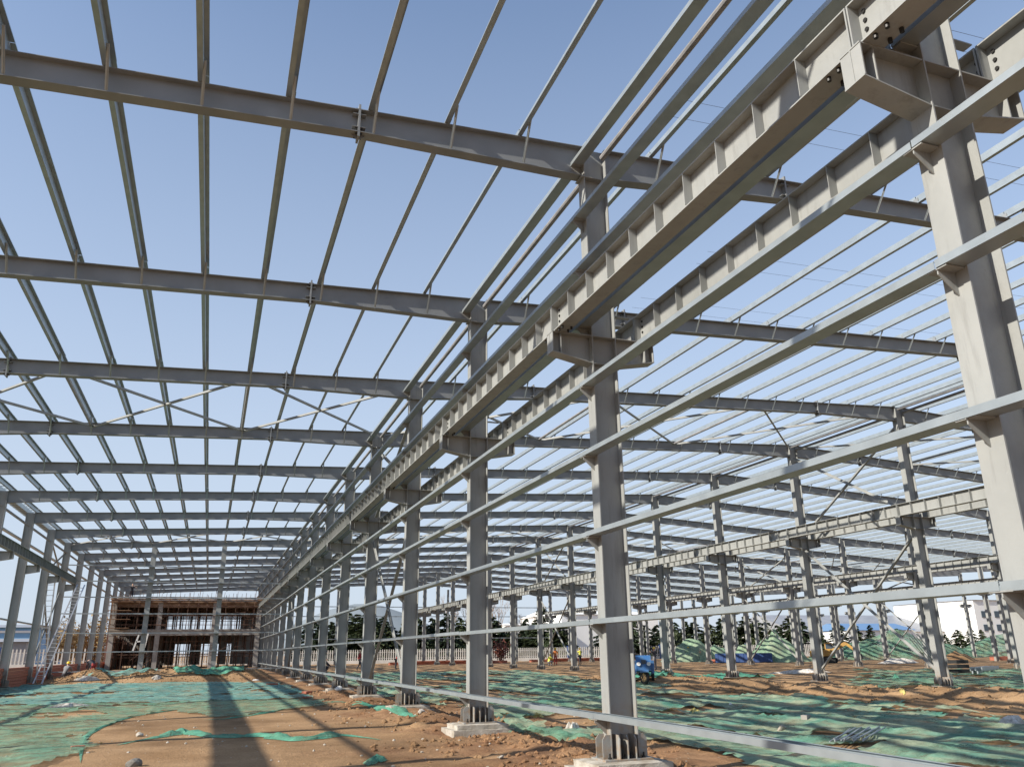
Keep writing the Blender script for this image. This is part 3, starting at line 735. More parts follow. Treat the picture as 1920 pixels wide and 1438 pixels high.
net('green dust net right of the girt row, behind the nearest one', [(7.2, 26.5), (6.6, 34), (7.4, 46), (20.4, 46), (20.6, 38), (20.2, 26.5)], ar(6, 22, .14), ar(26, 47, .14), NETR, .02, .08, .37, (2.0, 3.0), 4)
net('bluish green dust net far right of the girt row, by the distant workers', [(7.0, 46), (7.2, 66), (24.5, 66), (23.5, 52), (21, 46)], ar(6, 26, .25), ar(45, 67, .3), NETR, .03, .08, .40, (2.5, 4.5), 5)
net('bright teal dust net lying behind the blue tricycle', [(22, 39), (27, 43.5), (33, 43), (33.5, 47), (26, 49), (21.5, 45)], ar(20, 35, .16), ar(38, 50, .16), NETD, .05, .2, .22, seed=6)
net('dull green dust net between the ridge row columns', [(26, 22), (33, 20), (44, 30), (52, 46), (46, 52), (34, 38), (27.5, 33)], ar(25, 53, .25), ar(19, 53, .25), NETG, .05, .12, .42, (5, 2), 7)
net('dull green dust net behind the clods, lower right', [(20.5, 9), (30, 9), (40, 20), (36, 24), (27.5, 21), (24.5, 17)], ar(19, 41, .2), ar(9, 26, .2), NETG, .05, .12, .36, (5, 2), 8)
net('small green dust net heaped on the earth berm', [(-1.9, 62.2), (.8, 62.0), (2.6, 63), (2.2, 65.5), (-1.0, 65.5), (-2.2, 64)], ar(-3, 4, .09), ar(61, 67, .09), NETD, .04, .14, .36, seed=9)
net('teal dust net scrap low on the earth berm', [(-8, 61.6), (-3.8, 61.8), (-3.2, 63.6), (-5, 64.6), (-6.4, 63.9)], ar(-9, -2, .1), ar(61, 66, .1), NETB, .04, .12, .40, seed=10)

def net_rope(label, pts, wd, ht, m, seed):
    rnd = random.Random(seed); P = [Vector((x, y, 0)) for x, y in pts]; line = []
    for i in range(len(P) - 1):
        for t in range(14):
            f = t / 14; a = P[max(0, i - 1)]; b_ = P[i]; c = P[i + 1]; d = P[min(len(P) - 1, i + 2)]
            line.append(.5 * ((2 * b_) + (c - a) * f + (2 * a - 5 * b_ + 4 * c - d) * f * f + (3 * b_ - a - 3 * c + d) * f ** 3))
    V = []; F = []; n = 9; tot = len(line) - 1
    for i, p in enumerate(line):
        d = (line[min(tot, i + 1)] - line[max(0, i - 1)]).normalized(); nr = Vector((-d.y, d.x, 0))
        en = min(1, 5 * i / tot, 5 * (tot - i) / tot) * (.65 + .7 * float(vn(i * .31, seed, 2)))
        for j in range(n):
            u = j / (n - 1) * 2 - 1; q = p + nr * u * wd * en * (1 + .3 * (float(vn(i * .6, j * .9, seed)) - .5))
            zz = ht * en * (1 - u * u) * (.35 + 1.0 * float(vn(i * .45 + j * .3, j * 1.1, seed + 5))) - .01
            V.append((q.x, q.y, .012 + max(0, zz)))
    V = np.array(V); V[:, 2] += H(V[:, 0], V[:, 1]); V = V.tolist()
    for i in range(tot):
        for j in range(n - 1): a = i * n + j; F.append((a, a + 1, a + n + 1, a + n))
    me = bpy.data.meshes.new('dust_net'); me.from_pydata(V, [], F); me.materials.append(m); me.polygons.foreach_set('use_smooth', [True] * len(F))
    tag(link('dust_net', me), label, 'dust net', 'green dust nets laid over the soil')
g2 = lambda l: [tuple(gpt(*p)[:2]) for p in l]
net_rope('rope-like twist of green netting across the bare foreground soil', g2([(215, 1398), (300, 1382), (350, 1374), (420, 1382), (500, 1380), (560, 1388), (640, 1379), (720, 1388)]), .24, .085, NETD, 3)
net_rope('thin green net edge curling past the third girt row column', g2([(655, 1322), (700, 1325), (745, 1330), (785, 1345)]), .2, .06, NETD, 5)
net_rope('dark folded net hem on the left, below the faded net', g2([(150, 1432), (165, 1378), (235, 1347), (300, 1335), (365, 1326)]), .07, .03, NETD, 7)
net_rope('thin net hem from the berm net towards the middle', g2([(380, 1350), (430, 1347), (500, 1336), (560, 1322), (640, 1316), (700, 1318)]), .1, .04, NETD, 9)
net_rope('small knot of green netting at the bottom edge', g2([(690, 1436), (705, 1422), (715, 1430)]), .13, .07, NETD, 11)
net_rope('green net roll lying against the third column footing', g2([(925, 1375), (990, 1371), (1060, 1380), (1125, 1392)]), .36, .14, NETG, 13)

# ------------------------------------------------------------------ clods and pebbles
def clods(name, label, pts, m, rmin, rmax, seed):
    rnd = random.Random(seed); mb = MB()
    ico = [(0, 0, 1), (.9, 0, .3), (.28, .85, .3), (-.73, .53, .3), (-.73, -.53, .3), (.28, -.85, .3), (.73, .53, -.4), (-.28, .85, -.4), (-.9, 0, -.4), (-.28, -.85, -.4), (.73, -.53, -.4)]
    fc = [(0, 1, 2), (0, 2, 3), (0, 3, 4), (0, 4, 5), (0, 5, 1), (1, 6, 2), (2, 7, 3), (3, 8, 4), (4, 9, 5), (5, 10, 1), (2, 6, 7), (3, 7, 8), (4, 8, 9), (5, 9, 10), (1, 10, 6)]
    zs = H(np.array([p[0] for p in pts]), np.array([p[1] for p in pts]))
    for (x, y), z in zip(pts, zs):
        r = rmin + (rmax - rmin) * rnd.random() ** 3; sq = .5 + .5 * rnd.random(); a = rnd.random() * 6.28; ca, sa = math.cos(a), math.sin(a)
        vv = []
        for q in ico:
            j = r * (.75 + .5 * rnd.random()); vv.append((x + (q[0] * ca - q[1] * sa) * j, y + (q[0] * sa + q[1] * ca) * j * .85, z + q[2] * j * sq + r * .15))
        mb.add(vv, fc)
    o = link(name, mb.mesh(name, m)); return tag(o, label, 'soil', None, 'stuff')
rnd = random.Random(5); pts = []
for _ in range(5200):
    y = 9 + 34 * rnd.random() ** 1.8; x = rnd.gauss(6.0, 1.25)
    if float(fbm(x / 1.3, y / 1.3, 2, 9)) > .42 and not (abs(x - 5.78) < .7 and abs((y - 11.42 + 3.5) % 7 - 3.5) < .6): pts.append((x, y))
for _ in range(3400):
    y = 10 + 38 * rnd.random(); x = rnd.uniform(19.8, 25.8); pts.append((x, y))
for _ in range(2600):
    x = rnd.uniform(-9.5, 4.2); y = rnd.gauss(62.6 + .08 * x, 1.3); pts.append((x, y))
clods('soil_clods', 'loose brown clods of dug earth', pts, SOIL, .012, .085, 3)
pts = [(rnd.uniform(-6, 12), 9 + 26 * rnd.random() ** 1.6) for _ in range(900)]
clods('pebbles', 'scattered pale pebbles and crumbs on the soil', pts, CONC, .008, .04, 4)

# ------------------------------------------------------------------ small debris
def rock_mesh(sz, seed):
    bm = bmesh.new(); bmesh.ops.create_icosphere(bm, subdivisions=2, radius=1); rr = random.Random(seed)
    dirs = [Vector((rr.uniform(-1, 1), rr.uniform(-1, 1), rr.uniform(-.6, 1))).normalized() for _ in range(9)]; cut = [rr.uniform(.55, .85) for _ in dirs]
    for v in bm.verts:
        p = v.co.copy()
        for d_, c_ in zip(dirs, cut):
            k_ = p.dot(d_)
            if k_ > c_: p -= d_ * (k_ - c_)
        v.co = Vector((p.x * sz[0] * .62, p.y * sz[1] * .62, (p.z + .45) * sz[2] * .7))
    me = bpy.data.meshes.new('stone'); bm.to_mesh(me); bm.free(); return me
def brick_at(px, py, label, m=BRICKC, sz=(.24, .115, .055), rz=None, tilt=0):
    p = gpt(px, py); isb = m is BRICKC or m is CONC2
    me = MB().box((0, 0, sz[2] / 2), sz).mesh('loose_brick', m) if isb else rock_mesh(sz, int(px))
    if not isb: me.materials.append(m)
    o = link('loose_brick' if isb else 'stone', me, None, p + Vector((0, 0, .005)), rz if rz is not None else random.random() * 3)
    o.rotation_euler[0] = tilt * .3; return tag(o, label, 'brick' if isb else 'stone', 'loose bricks and stones')
brick_at(510, 1285, 'red brick slab on the bluish net, by the berm', BRICKC, (.6, .3, .12), .2)
brick_at(1512, 1350, 'grey brown block on the green net, lower right', CONC2, (.26, .15, .12), .5)
brick_at(145, 1404, 'reddish stone chip on the left net', BRICKC, (.24, .12, .06), .3)
brick_at(250, 1436, 'grey concrete lump at the bottom edge of the bare soil', STONE, (.26, .17, .12), .6, .3)
brick_at(262, 1380, 'small pale stone wedge beside the rope-like net', CONC, (.16, .14, .10), .9, .5)
brick_at(480, 1276, 'tiny white block on the bluish net', WHITE, (.4, .2, .12), .1)
brick_at(635, 1293, 'white block beside the fifth girt row footing', WHITE, (.32, .22, .18), .4)
brick_at(575, 1300, 'red brick fragment between net and footings', BRICKC, (.4, .25, .1), .8)
brick_at(575, 1310, 'second red brick fragment nearer the camera', BRICKC, (.35, .2, .09), .2)
brick_at(1465, 1371, 'grey stone on the crumpled green net', CONC, (.22, .16, .16), .3, .4)
brick_at(940, 1422, 'pale pebble stone on the brown clay', CONC, (.12, .07, .06), .7, .2)
brick_at(1371, 1325, 'white stone on the crumpled green net', WHITE, (.14, .12, .14), .2, .5)

def sheet(px, py, L, W, ht, m, name, label, cat, rz=0, seed=1):
    p = gpt(px, py); n = 16; V = []; F = []
    for i in range(n):
        for j in range(n):
            u, v = i / (n - 1) * 2 - 1, j / (n - 1) * 2 - 1; e = 1 - .65 * (float(vn(math.atan2(v, u) * 2.3 + 9, seed, 4)))
            x, y = u * L / 2 * e, v * W / 2 * e
            q = Vector((x * math.cos(rz) - y * math.sin(rz), x * math.sin(rz) + y * math.cos(rz), 0)) + p
            f = max(0, 1 - max(abs(u), abs(v)) ** 2)
            V.append((q.x, q.y, .02 + ht * f * (.25 + 1.2 * float(fbm(u * 2.2 + seed, v * 2.2, 3, seed)))))
    V = np.array(V); V[:, 2] += H(V[:, 0], V[:, 1]); V = V.tolist()
    for i in range(n - 1):
        for j in range(n - 1): a = i * n + j; F.append((a, a + 1, a + n + 1, a + n))
    me = bpy.data.meshes.new(name); me.from_pydata(V, [], F); me.materials.append(m)
    return tag(link(name, me), label, cat)
sheet(165, 1276, 1.9, .6, .3, PLAST, 'plastic_sheet', 'crumpled white plastic sheet at the foot of the berm', 'plastic sheet', .1, 2)
sheet(295, 1272, .9, .5, .22, PLAST, 'plastic_sheet', 'small dirty white plastic sheet on the berm', 'plastic sheet', .4, 3)
sheet(130, 1326, 1.6, .45, .14, PLAST, 'plastic_sheet', 'long dirty white plastic strip on the left net', 'plastic sheet', .3, 4)
sheet(40, 1301, 1.1, .3, .08, PLAST, 'plastic_sheet', 'thin white plastic strip at the left edge', 'plastic sheet', .5, 5)
sheet(787, 1336, .5, .25, .07, PLAST, 'paper_scrap', 'pale torn paper scrap on bare soil by the third column', 'paper', .4, 6)
sheet(1075, 1372, .42, .3, .22, PLAST, 'plastic_bag', 'white plastic bag on the net between second and third columns', 'bag', .4, 7)
sheet(1303, 1338, .65, .3, .13, YPL, 'yellow_bag', 'yellow plastic bag lying on the crumpled green net', 'bag', .2, 8)
sheet(1005, 1345, .5, .35, .14, YPL, 'woven_sack', 'dusty yellowish sack on the net behind the third column', 'sack', .2, 9)
sheet(1905, 1360, .8, .5, .22, PLAST, 'plastic_bag', 'white plastic bag at the right edge of the net', 'bag', .2, 10)
sheet(1500, 1262, 5.0, 1.1, .25, PLAST, 'plastic_sheet', 'long white plastic sheet before the ridge row columns', 'plastic sheet', -.5, 11)
sheet(1690, 1243, 5.0, 2.4, .5, PLAST, 'plastic_sheet', 'heaped white plastic sheeting between distant columns', 'plastic sheet', -.5, 12)
sheet(1693, 1298, .45, .2, .12, YPL, 'yellow_rag', 'yellow rag hanging on the clod row', 'rag', .9, 13)
sheet(1680, 1276, .9, .6, .35, NETD, 'green_rag', 'green net scrap on top of the clod row', 'rag', .9, 14)

# steel rods
p = gpt(1612, 1390); c = empty('rod_bundle', p, 'fanned bundle of galvanized rods on the green net, lower right', 'rods')
for i in range(14):
    a = .62 + .05 * math.sin(i * 1.7); dx = (i - 7) * .045
    z0 = .09 + .02 * (i % 3)
    link('rod', MB().tube((dx - .9 * math.cos(a), -.9 * math.sin(a) - .3 * dx, z0), (dx * 1.5 + .9 * math.cos(a), .9 * math.sin(a), z0 + .06), .013, 6).mesh('rod', GALV), c)
p = gpt(1783, 1285); c = empty('leaning_rods', p, 'slim galvanized rods leaning on the nearest visible ridge column', 'rods')
for i in range(7):
    link('rod', MB().tube((-.1 + .07 * i, -.05 * i, -.05), (-2.6 + .12 * i, -.6 + .02 * i, 2.1 + .08 * (i % 3)), .016, 6).mesh('rod', GALV), c)
p = gpt(1850, 1262); c = empty('purlin_stack', p, 'low stack of unused galvanized purlins at the right edge', 'purlin stack')
for i in range(10):
    link('stacked_purlin', cmesh('stk', lambda: MB().box((0, 0, .1), (4.5, .07, .2)), 'stacked_purlin', GALV), c, (.2 * (i % 3), .12 * (i % 5), .21 * (i // 5)), .5)
c = empty('pallet_stack', gpt(1800, 1262), 'dark crate of fittings beside the purlin stack', 'crate')
for i in range(3): link('crate_board', MB().box((0, 0, .15 + .28 * i), (1.0, .7, .2)).mesh('crate_board', DARK), c)

# ------------------------------------------------------------------ blue cargo tricycle
def wheel(parent, loc, r, wd, name='wheel'):
    wv = MB(); n = 20; prof = [(r * .64, -wd / 2), (r * .93, -wd / 2), (r, -wd / 4), (r, wd / 4), (r * .93, wd / 2), (r * .64, wd / 2)]
    for i in range(n):
        a = 2 * math.pi * i / n
        for rr, yy in prof: wv.v.append((yy, rr * math.cos(a), rr * math.sin(a)))
    m_ = len(prof)
    for i in range(n):
        for j in range(m_): wv.f.append((i * m_ + j, i * m_ + (j + 1) % m_, ((i + 1) % n) * m_ + (j + 1) % m_, ((i + 1) % n) * m_ + j))
    o = link(name, wv.mesh('wheel', DARK, True), parent, loc)
    rm = MB().tube((-wd * .3, 0, 0), (wd * .3, 0, 0), r * .22, 10)
    for i in range(8):
        a = i * math.pi / 4; rm.bar((0, .15 * r * math.cos(a), .15 * r * math.sin(a)), (0, .66 * r * math.cos(a), .66 * r * math.sin(a)), .09, .09, (1, 0, 0))
    link('rim', rm.mesh('rim', TAN), o); return o
p = gpt(1207, 1281)
t = empty('cargo_tricycle', (p.x, p.y, p.z), 'blue cargo tricycle facing the camera behind the second girt row column', 'tricycle', None, R(-26))
wheel(t, (0, -1.25, .31), .31, .12).rotation_euler[2] = R(38); wheel(t, (-.52, 1.0, .29), .29, .14); wheel(t, (.52, 1.0, .29), .29, .14)
cow = MB().prism([(-1.18, .62), (-1.02, .55), (-.72, .55), (-.72, 1.28), (-.86, 1.32), (-1.05, 1.12), (-1.2, .85)], 'x', -.36, .36)
fr = link('front_cowl', cow.mesh('front_cowl', BLUEP), t)
for s in (-1, 1):
    link('headlight', MB().prism([(s * .24 + .10 * math.cos(a), .93 + .085 * math.sin(a)) for a in [i * math.pi / 5 for i in range(10)]], 'y', -1.27, -1.08).mesh('headlight', WHITE), fr)
    link('leg_guard', MB().prism([(-1.02, .50), (-.55, .42), (-.55, .95), (-.9, .95)], 'x', s * .36, s * .50).mesh('leg_guard', BLUEP), t)
    link('fork_leg', MB().tube((s * .10, -1.25, .29), (s * .10, -1.0, .82), .028, 8).mesh('fork_leg', DARK), t)
    link('handlebar_grip', MB().tube((s * .12, -.80, 1.34), (s * .42, -.62, 1.42), .02, 8).mesh('handlebar_grip', DARK), t)
    link('mirror', MB().tube((s * .3, -.75, 1.36), (s * .40, -.72, 1.58), .01, 6).box((s * .42, -.73, 1.62), (.14, .03, .09)).mesh('mirror', DARK), t)
link('front_fender', MB().prism([(-1.62, .60), (-1.5, .66), (-1.2, .68), (-.98, .58), (-.98, .55), (-1.2, .63), (-1.5, .61), (-1.62, .56)], 'x', -.20, .20).mesh('front_fender', BLUEP), t)
link('centre_badge', MB().box((0, -1.13, 1.0), (.22, .06, .24)).mesh('centre_badge', GLASS), fr)
link('saddle', MB().box((0, -.15, .82), (.42, .6, .16)).mesh('saddle', DARK), t)
link('chassis', MB().box((0, .2, .45), (.5, 2.2, .12)).mesh('chassis', DARK), t)
cb = MB().box((0, 1.0, .66), (1.1, 1.6, .05))
for s in (-1, 1): cb.box((s * .55, 1.0, .87), (.04, 1.6, .38))
cb.box((0, .2, .87), (1.14, .04, .38)); cb.box((0, 1.8, .87), (1.14, .04, .38))
link('cargo_box', cb.mesh('cargo_box', BLUEP), t)

# ------------------------------------------------------------------ yellow excavator
p = gpt(1548, 1243); t = empty('excavator', (p.x, p.y, p.z), 'yellow excavator parked before the netted earth heaps', 'excavator', None, R(-50)); t.scale = (.72, .72, .72)
for s in (-1, 1):
    tr = link('track', MB().prism([(-1.5, .2), (-1.3, 0), (1.3, 0), (1.5, .2), (1.5, .55), (1.3, .75), (-1.3, .75), (-1.5, .55)], 'y', s * .75, s * 1.2).mesh('track', DARK), t)
link('turntable', MB().tube((0, 0, .6), (0, 0, .95), .6, 16).mesh('turntable', DARK), t)
link('body', MB().prism([(-1.7, .95), (1.0, .95), (1.0, 1.5), (.2, 1.75), (-1.5, 1.75), (-1.75, 1.5)], 'y', -1.1, 1.1).mesh('body', YEL), t)
cbn = link('cab', MB().prism([(.1, 1.5), (1.25, 1.5), (1.25, 2.1), (.95, 2.7), (.1, 2.7)], 'y', .2, 1.1).mesh('cab', YEL), t)
link('cab_window', MB().prism([(.25, 1.9), (1.27, 1.9), (1.27, 2.12), (.95, 2.55), (.25, 2.55)], 'y', .18, 1.12).mesh('cab_window', GLASS), cbn)
link('boom', MB().bar((.9, -.25, 1.5), (3.0, -.25, 2.6), .3, .45).mesh('boom', YEL), t)
link('dipper_arm', MB().bar((2.9, -.25, 2.65), (4.6, -.25, 1.2), .26, .34).mesh('dipper_arm', YEL), t)
link('bucket', MB().prism([(4.3, 1.2), (4.8, 1.2), (4.9, .6), (4.5, .25), (4.1, .4)], 'y', -.7, .2).mesh('bucket', DARK), t)

# blue skip / pipe stack
p = gpt(1395, 1242); c = empty('blue_container', p, 'low dark blue open container between distant columns', 'container', None, R(-35))
mb = MB().box((0, 0, .1), (6, 1.6, .12))
for s in (-1, 1): mb.box((0, s * .8, .55), (6, .06, .9)); mb.box((s * 3, 0, .55), (.06, 1.6, .9))
for i in range(11): mb.box((-2.75 + .55 * i, -.85, .55), (.06, .05, .88))
link('hull', mb.mesh('hull', FENB), c)

# ------------------------------------------------------------------ workers
def person(loc, rz, pose, top, leg, helmet, label, hv=None):
    J = dict(pel=(0, 0, .95), che=(0, 0, 1.32), nec=(0, 0, 1.50), hea=(0, -.02, 1.60), cro=(0, 0, 1.74))
    for s, n in ((-1, 'l'), (1, 'r')):
        J.update({'sh' + n: (s * .19, 0, 1.42), 'el' + n: (s * .25, .02, 1.14), 'ha' + n: (s * .25, -.10, .90), 'hi' + n: (s * .10, 0, .90), 'kn' + n: (s * .11, -.02, .50), 'an' + n: (s * .11, .03, .08), 'to' + n: (s * .12, -.14, .03)})
    J.update(pose)
    bones = [('pel', 'che', 't'), ('che', 'nec', 't'), ('nec', 'hea', 's'), ('hea', 'cro', 's')]
    for n in 'lr': bones += [('che', 'sh' + n, 't'), ('sh' + n, 'el' + n, 't'), ('el' + n, 'ha' + n, 't'), ('pel', 'hi' + n, 'g'), ('hi' + n, 'kn' + n, 'g'), ('kn' + n, 'an' + n, 'g'), ('an' + n, 'to' + n, 'b')]
    names = list(J); idx = {n: i for i, n in enumerate(names)}
    rad = {'pel': .15, 'che': .165, 'nec': .06, 'hea': .095, 'cro': .075, 'sh': .07, 'el': .05, 'ha': .035, 'hi': .095, 'kn': .07, 'an': .05, 'to': .045}
    me = bpy.data.meshes.new('skel'); me.from_pydata([J[n] for n in names], [(idx[a], idx[b_]) for a, b_, _ in bones], [])
    o = bpy.data.objects.new('skel', me); C.objects.link(o)
    md = o.modifiers.new('s', 'SKIN'); md.use_smooth_shade = True
    lay = me.skin_vertices[0].data if me.skin_vertices else None
    if lay is None:
        bm = bmesh.new(); bm.from_mesh(me); bm.verts.layers.skin.verify(); bm.to_mesh(me); bm.free(); lay = me.skin_vertices[0].data
    for i, n in enumerate(names):
        r = rad.get(n) or rad[n[:-1]]; lay[i].radius = (r, r * (.72 if n in ('pel', 'che') else 1)); lay[i].use_root = (n == 'pel')
    o.modifiers.new('d', 'SUBSURF').levels = 1
    dg = bpy.context.evaluated_depsgraph_get(); dg.update()
    ev = bpy.data.meshes.new_from_object(o.evaluated_get(dg)); bpy.data.objects.remove(o)
    ev.name = 'person'; ev.materials.clear()
    for m_ in (CL[top], CL[leg], SKIN, DARK): ev.materials.append(m_)
    seg = [(Vector(J[a]), Vector(J[b_]), t_) for a, b_, t_ in bones]; mi = {'t': 0, 'g': 1, 's': 2, 'b': 3}
    hands = [Vector(J['hal']), Vector(J['har'])]
    for f in ev.polygons:
        c_ = f.center; best = (9, 0)
        for a, b_, t_ in seg:
            ab = b_ - a; u = max(0, min(1, (c_ - a).dot(ab) / max(1e-6, ab.dot(ab)))); dd = (c_ - a - ab * u).length
            if dd < best[0]: best = (dd, mi[t_])
        f.material_index = best[1]
        if min((c_ - h_).length for h_ in hands) < .07: f.material_index = 2
        f.use_smooth = True
    # fingers
    bm = bmesh.new(); bm.from_mesh(ev)
    for n in 'lr':
        e = Vector(J['el' + n]); h_ = Vector(J['ha' + n]); d = (h_ - e).normalized(); sd_ = d.cross(Vector((0, 1, .2))).normalized()
        for q in range(5):
            b0 = h_ + d * .02 + sd_ * (.018 * (q - 1.8)); b1 = b0 + d * (.085 if q else .05) + sd_ * (0 if q else -.04) + Vector((0, -.02, 0))
            tb = MB().tube(b0, b1, .010, 5, .007); vv = [bm.verts.new(v) for v in tb.v]
            for f in tb.f: bm.faces.new([vv[i] for i in f]).material_index = 2
    bm.to_mesh(ev); bm.free()
    ob = link('person', ev, None, loc, rz); tag(ob, label, 'person', 'site workers')
    if helmet:
        hc = (Vector(J['hea']) + Vector(J['cro'])) / 2; ax = (Vector(J['cro']) - Vector(J['hea'])).normalized()
        hm_ = MB(); n = 12
        rings = [(.150, -.01), (.118, .0), (.112, .05), (.085, .095), (.04, .118)]; a0 = ax.orthogonal().normalized(); b0 = ax.cross(a0)
        for rr, zz in rings:
            for i in range(n): hm_.v.append(tuple(hc + ax * (zz + .01) + rr * (math.cos(i * 2 * math.pi / n) * a0 + math.sin(i * 2 * math.pi / n) * b0)))
        for k_ in range(len(rings) - 1):
            for i in range(n): hm_.f.append((k_ * n + i, k_ * n + (i + 1) % n, (k_ + 1) * n + (i + 1) % n, (k_ + 1) * n + i))
        hm_.f.append(tuple(range((len(rings) - 1) * n, len(rings) * n)))
        link('helmet', hm_.mesh('helmet', helmet, True), ob)
    return ob
BEND = dict(che=(0, -.26, 1.16), nec=(0, -.42, 1.20), hea=(0, -.52, 1.20), cro=(0, -.64, 1.16), shl=(-.19, -.34, 1.18), shr=(.19, -.34, 1.18), ell=(-.22, -.40, .88), elr=(.22, -.40, .88), hal=(-.14, -.50, .62), har=(.14, -.50, .62))
SQUAT = dict(pel=(0, .1, .42), che=(0, -.08, .78), nec=(0, -.14, .94), hea=(0, -.18, 1.03), cro=(0, -.18, 1.17), shl=(-.19, -.1, .87), shr=(.19, -.1, .87), ell=(-.24, -.3, .68), elr=(.24, -.3, .68), hal=(-.12, -.48, .55), har=(.12, -.48, .55), hil=(-.11, .08, .40), hir=(.11, .08, .40), knl=(-.2, -.3, .5), knr=(.2, -.3, .5), anl=(-.15, -.08, .08), anr=(.15, -.08, .08), tol=(-.16, -.25, .03), tor=(.16, -.25, .03))
SIT = dict(pel=(0, 0, .13), che=(0, -.02, .5), nec=(0, -.03, .68), hea=(0, -.05, .78), cro=(0, -.04, .92), shl=(-.19, -.02, .6), shr=(.19, -.02, .6), ell=(-.25, -.1, .34), elr=(.25, -.1, .34), hal=(-.15, -.32, .26), har=(.15, -.32, .26), hil=(-.1, -.02, .11), hir=(.1, -.02, .11), knl=(-.12, -.44, .1), knr=(.12, -.44, .1), anl=(-.12, -.46, -.33), anr=(.12, -.46, -.33), tol=(-.12, -.6, -.38), tor=(.12, -.6, -.38))
WALK = dict(knl=(-.1, -.16, .52), anl=(-.1, -.22, .1), tol=(-.1, -.38, .05), knr=(.1, .05, .5), anr=(.1, .28, .14), tor=(.1, .15, .03), ell=(-.26, .12, 1.16), hal=(-.25, .1, .92), elr=(.26, -.08, 1.16), har=(.24, -.26, .98))
REACH = dict(ell=(-.22, -.26, 1.36), hal=(-.12, -.5, 1.42), elr=(.22, -.24, 1.3), har=(.12, -.48, 1.3))
def gp(px, py, far=None): return gpt(px, py)
def along(px, py, Yp):
    d = fw + rt * ((px - 960) / 1499.6) - up * ((py - 719) / 1499.6); t_ = Yp / d.y; return Vector((d.x * t_, Yp, hz(d.x * t_, Yp)))
person(along(674, 1250, 78), R(70), WALK, 'red', 'dark', None, 'worker in dark red walking, between the fourth and fifth girt row columns')
person(along(742, 1246, 82), R(60), BEND, 'red', 'dark', None, 'worker in dark red bending down, left of the third girt row column')
person(along(1042, 1247, 84), R(160), {}, 'orange', 'red', HELY, 'worker in orange top and yellow helmet standing by a brace')
person(along(1030, 1246, 83.5), R(120), SQUAT, 'hiv', 'grey', HELY, 'crouching worker in pale hi-vis vest beside the orange one')
person(along(1088, 1243, 88), R(200), REACH, 'hiv', 'dark', HELY, 'worker in yellow hi-vis vest standing right of the braced bay')
person(along(1292, 1238, 92), R(20), {}, 'hiv', 'grey', HELY, 'distant worker in hi-vis vest before the netted heap')
person(along(1316, 1240, 92), R(190), SQUAT, 'orange', 'red', HELR, 'distant crouching worker in orange near the blue container')
person(along(1306, 1238, 93), R(100), {}, 'dark', 'dark', HELR, 'distant worker in dark clothes left of the crouching one')
person(along(1228, 1245, 60), R(200), REACH, 'dark', 'grey', HELY, 'worker in dark clothes and yellow helmet beside the tricycle')
person(along(608, 1252, 70), R(100), SQUAT, 'dark', 'dark', None, 'crouching worker in dark clothes behind the sixth girt row column')
person(Vector((-9.0, 64.4, hz(-9.0, 64.4))), R(150), SQUAT, 'grey', 'dark', HELY, 'crouching worker in yellow helmet under the ladders')
person(Vector((-7.4, 65.2, hz(-7.4, 65.2))), R(230), BEND, 'dark', 'red', None, 'worker in dark jacket bending behind the left end of the berm')

# ------------------------------------------------------------------ ladders and low brick wall at the left eave row
def ladder(a, b_, wd, label):
    a, b_ = Vector(a), Vector(b_); d = (b_ - a); L = d.length; sd_ = Vector((1, 0, 0)) if abs(d.normalized().x) < .5 else Vector((0, 1, 0))
    sd_ = (sd_ - d.normalized() * sd_.dot(d.normalized())).normalized()
    c = empty('ladder', a, label, 'ladder', 'aluminium ladders')
    for s in (-1, 1): link('rail', MB().bar(sd_ * s * wd / 2, d + sd_ * s * wd / 2, .03, .08, sd_).mesh('rail', ALU), c)
    n = int(L / .33); rm = MB().bar(-sd_ * wd / 2, sd_ * wd / 2, .035, .035).mesh('rung', ALU)
    for i in range(1, n): link('rung', rm, c, d * i / n)
ladder((-9.85, 60.0, .2), (-9.15, 66.5, 6.7), .48, 'aluminium ladder slanting up to the end of the left crane beam')
ladder((-9.95, 61.2, .2), (-10.2, 60.9, 7.6), .42, 'upright aluminium ladder against the left eave column')
for k in range(4, 14):
    o = link('brick_wall', None, None, (-10.62, YK(k) + 3.5, 0)); tag(o, 'low unfinished red brick wall of the left eave row, %s' % PBAY(k), 'wall', 'low brick infill walls')
    z0 = .1
    for r_ in range(6):
        link('brick_course', cmesh(('bc', r_ % 2), lambda: (lambda m_: [m_.box((0, -3.2 + .42 * j + (.21 if r_ % 2 else 0), .09), (.22, .40, .165)) for j in range(16)] and m_)(MB()), 'brick_course', BRICKC), o, (0, 0, z0 + .185 * r_))
    if k > 8: o['group'] = 'low brick infill walls'

# ------------------------------------------------------------------ reinforced concrete building under scaffold
BX = [-10.0, -5.45, .25, 5.0]; BYF, BYB = 99.0, 113.0; BZ = hz(-2, 99)
c = empty('concrete_building', (-2.4, BYF, BZ), 'unfinished two storey concrete building behind rusty scaffolding', 'building')
def bpart(name, mb, m): return link(name, mb.mesh(name, m), c, (2.4, -BYF, -BZ))
for y in (BYF + .3, 106, BYB - .3):
    for x in BX: bpart('concrete_pillar', MB().box((x, y, (BZ + 7.4) / 2), (.48, .48, 7.4 - BZ)), CONC2)
bpart('floor_slab', MB().box((-2.5, 106, 4.42), (15.6, 14, .16)), CONC2)
for y in (BYF + .2, 106, BYB - .2): bpart('floor_beam', MB().box((-2.5, y, 4.10), (15.55, .34, .475)), CONC2)
bpart('roof_formwork', MB().box((-2.5, 106, 7.50), (15.9, 14.2, .14)), PLY)
for i in range(16): bpart('formwork_joist', MB().box((-2.5, BYF - .15 + .02 * i + i * .93, 7.37), (16.2, .08, .10)), PLY)
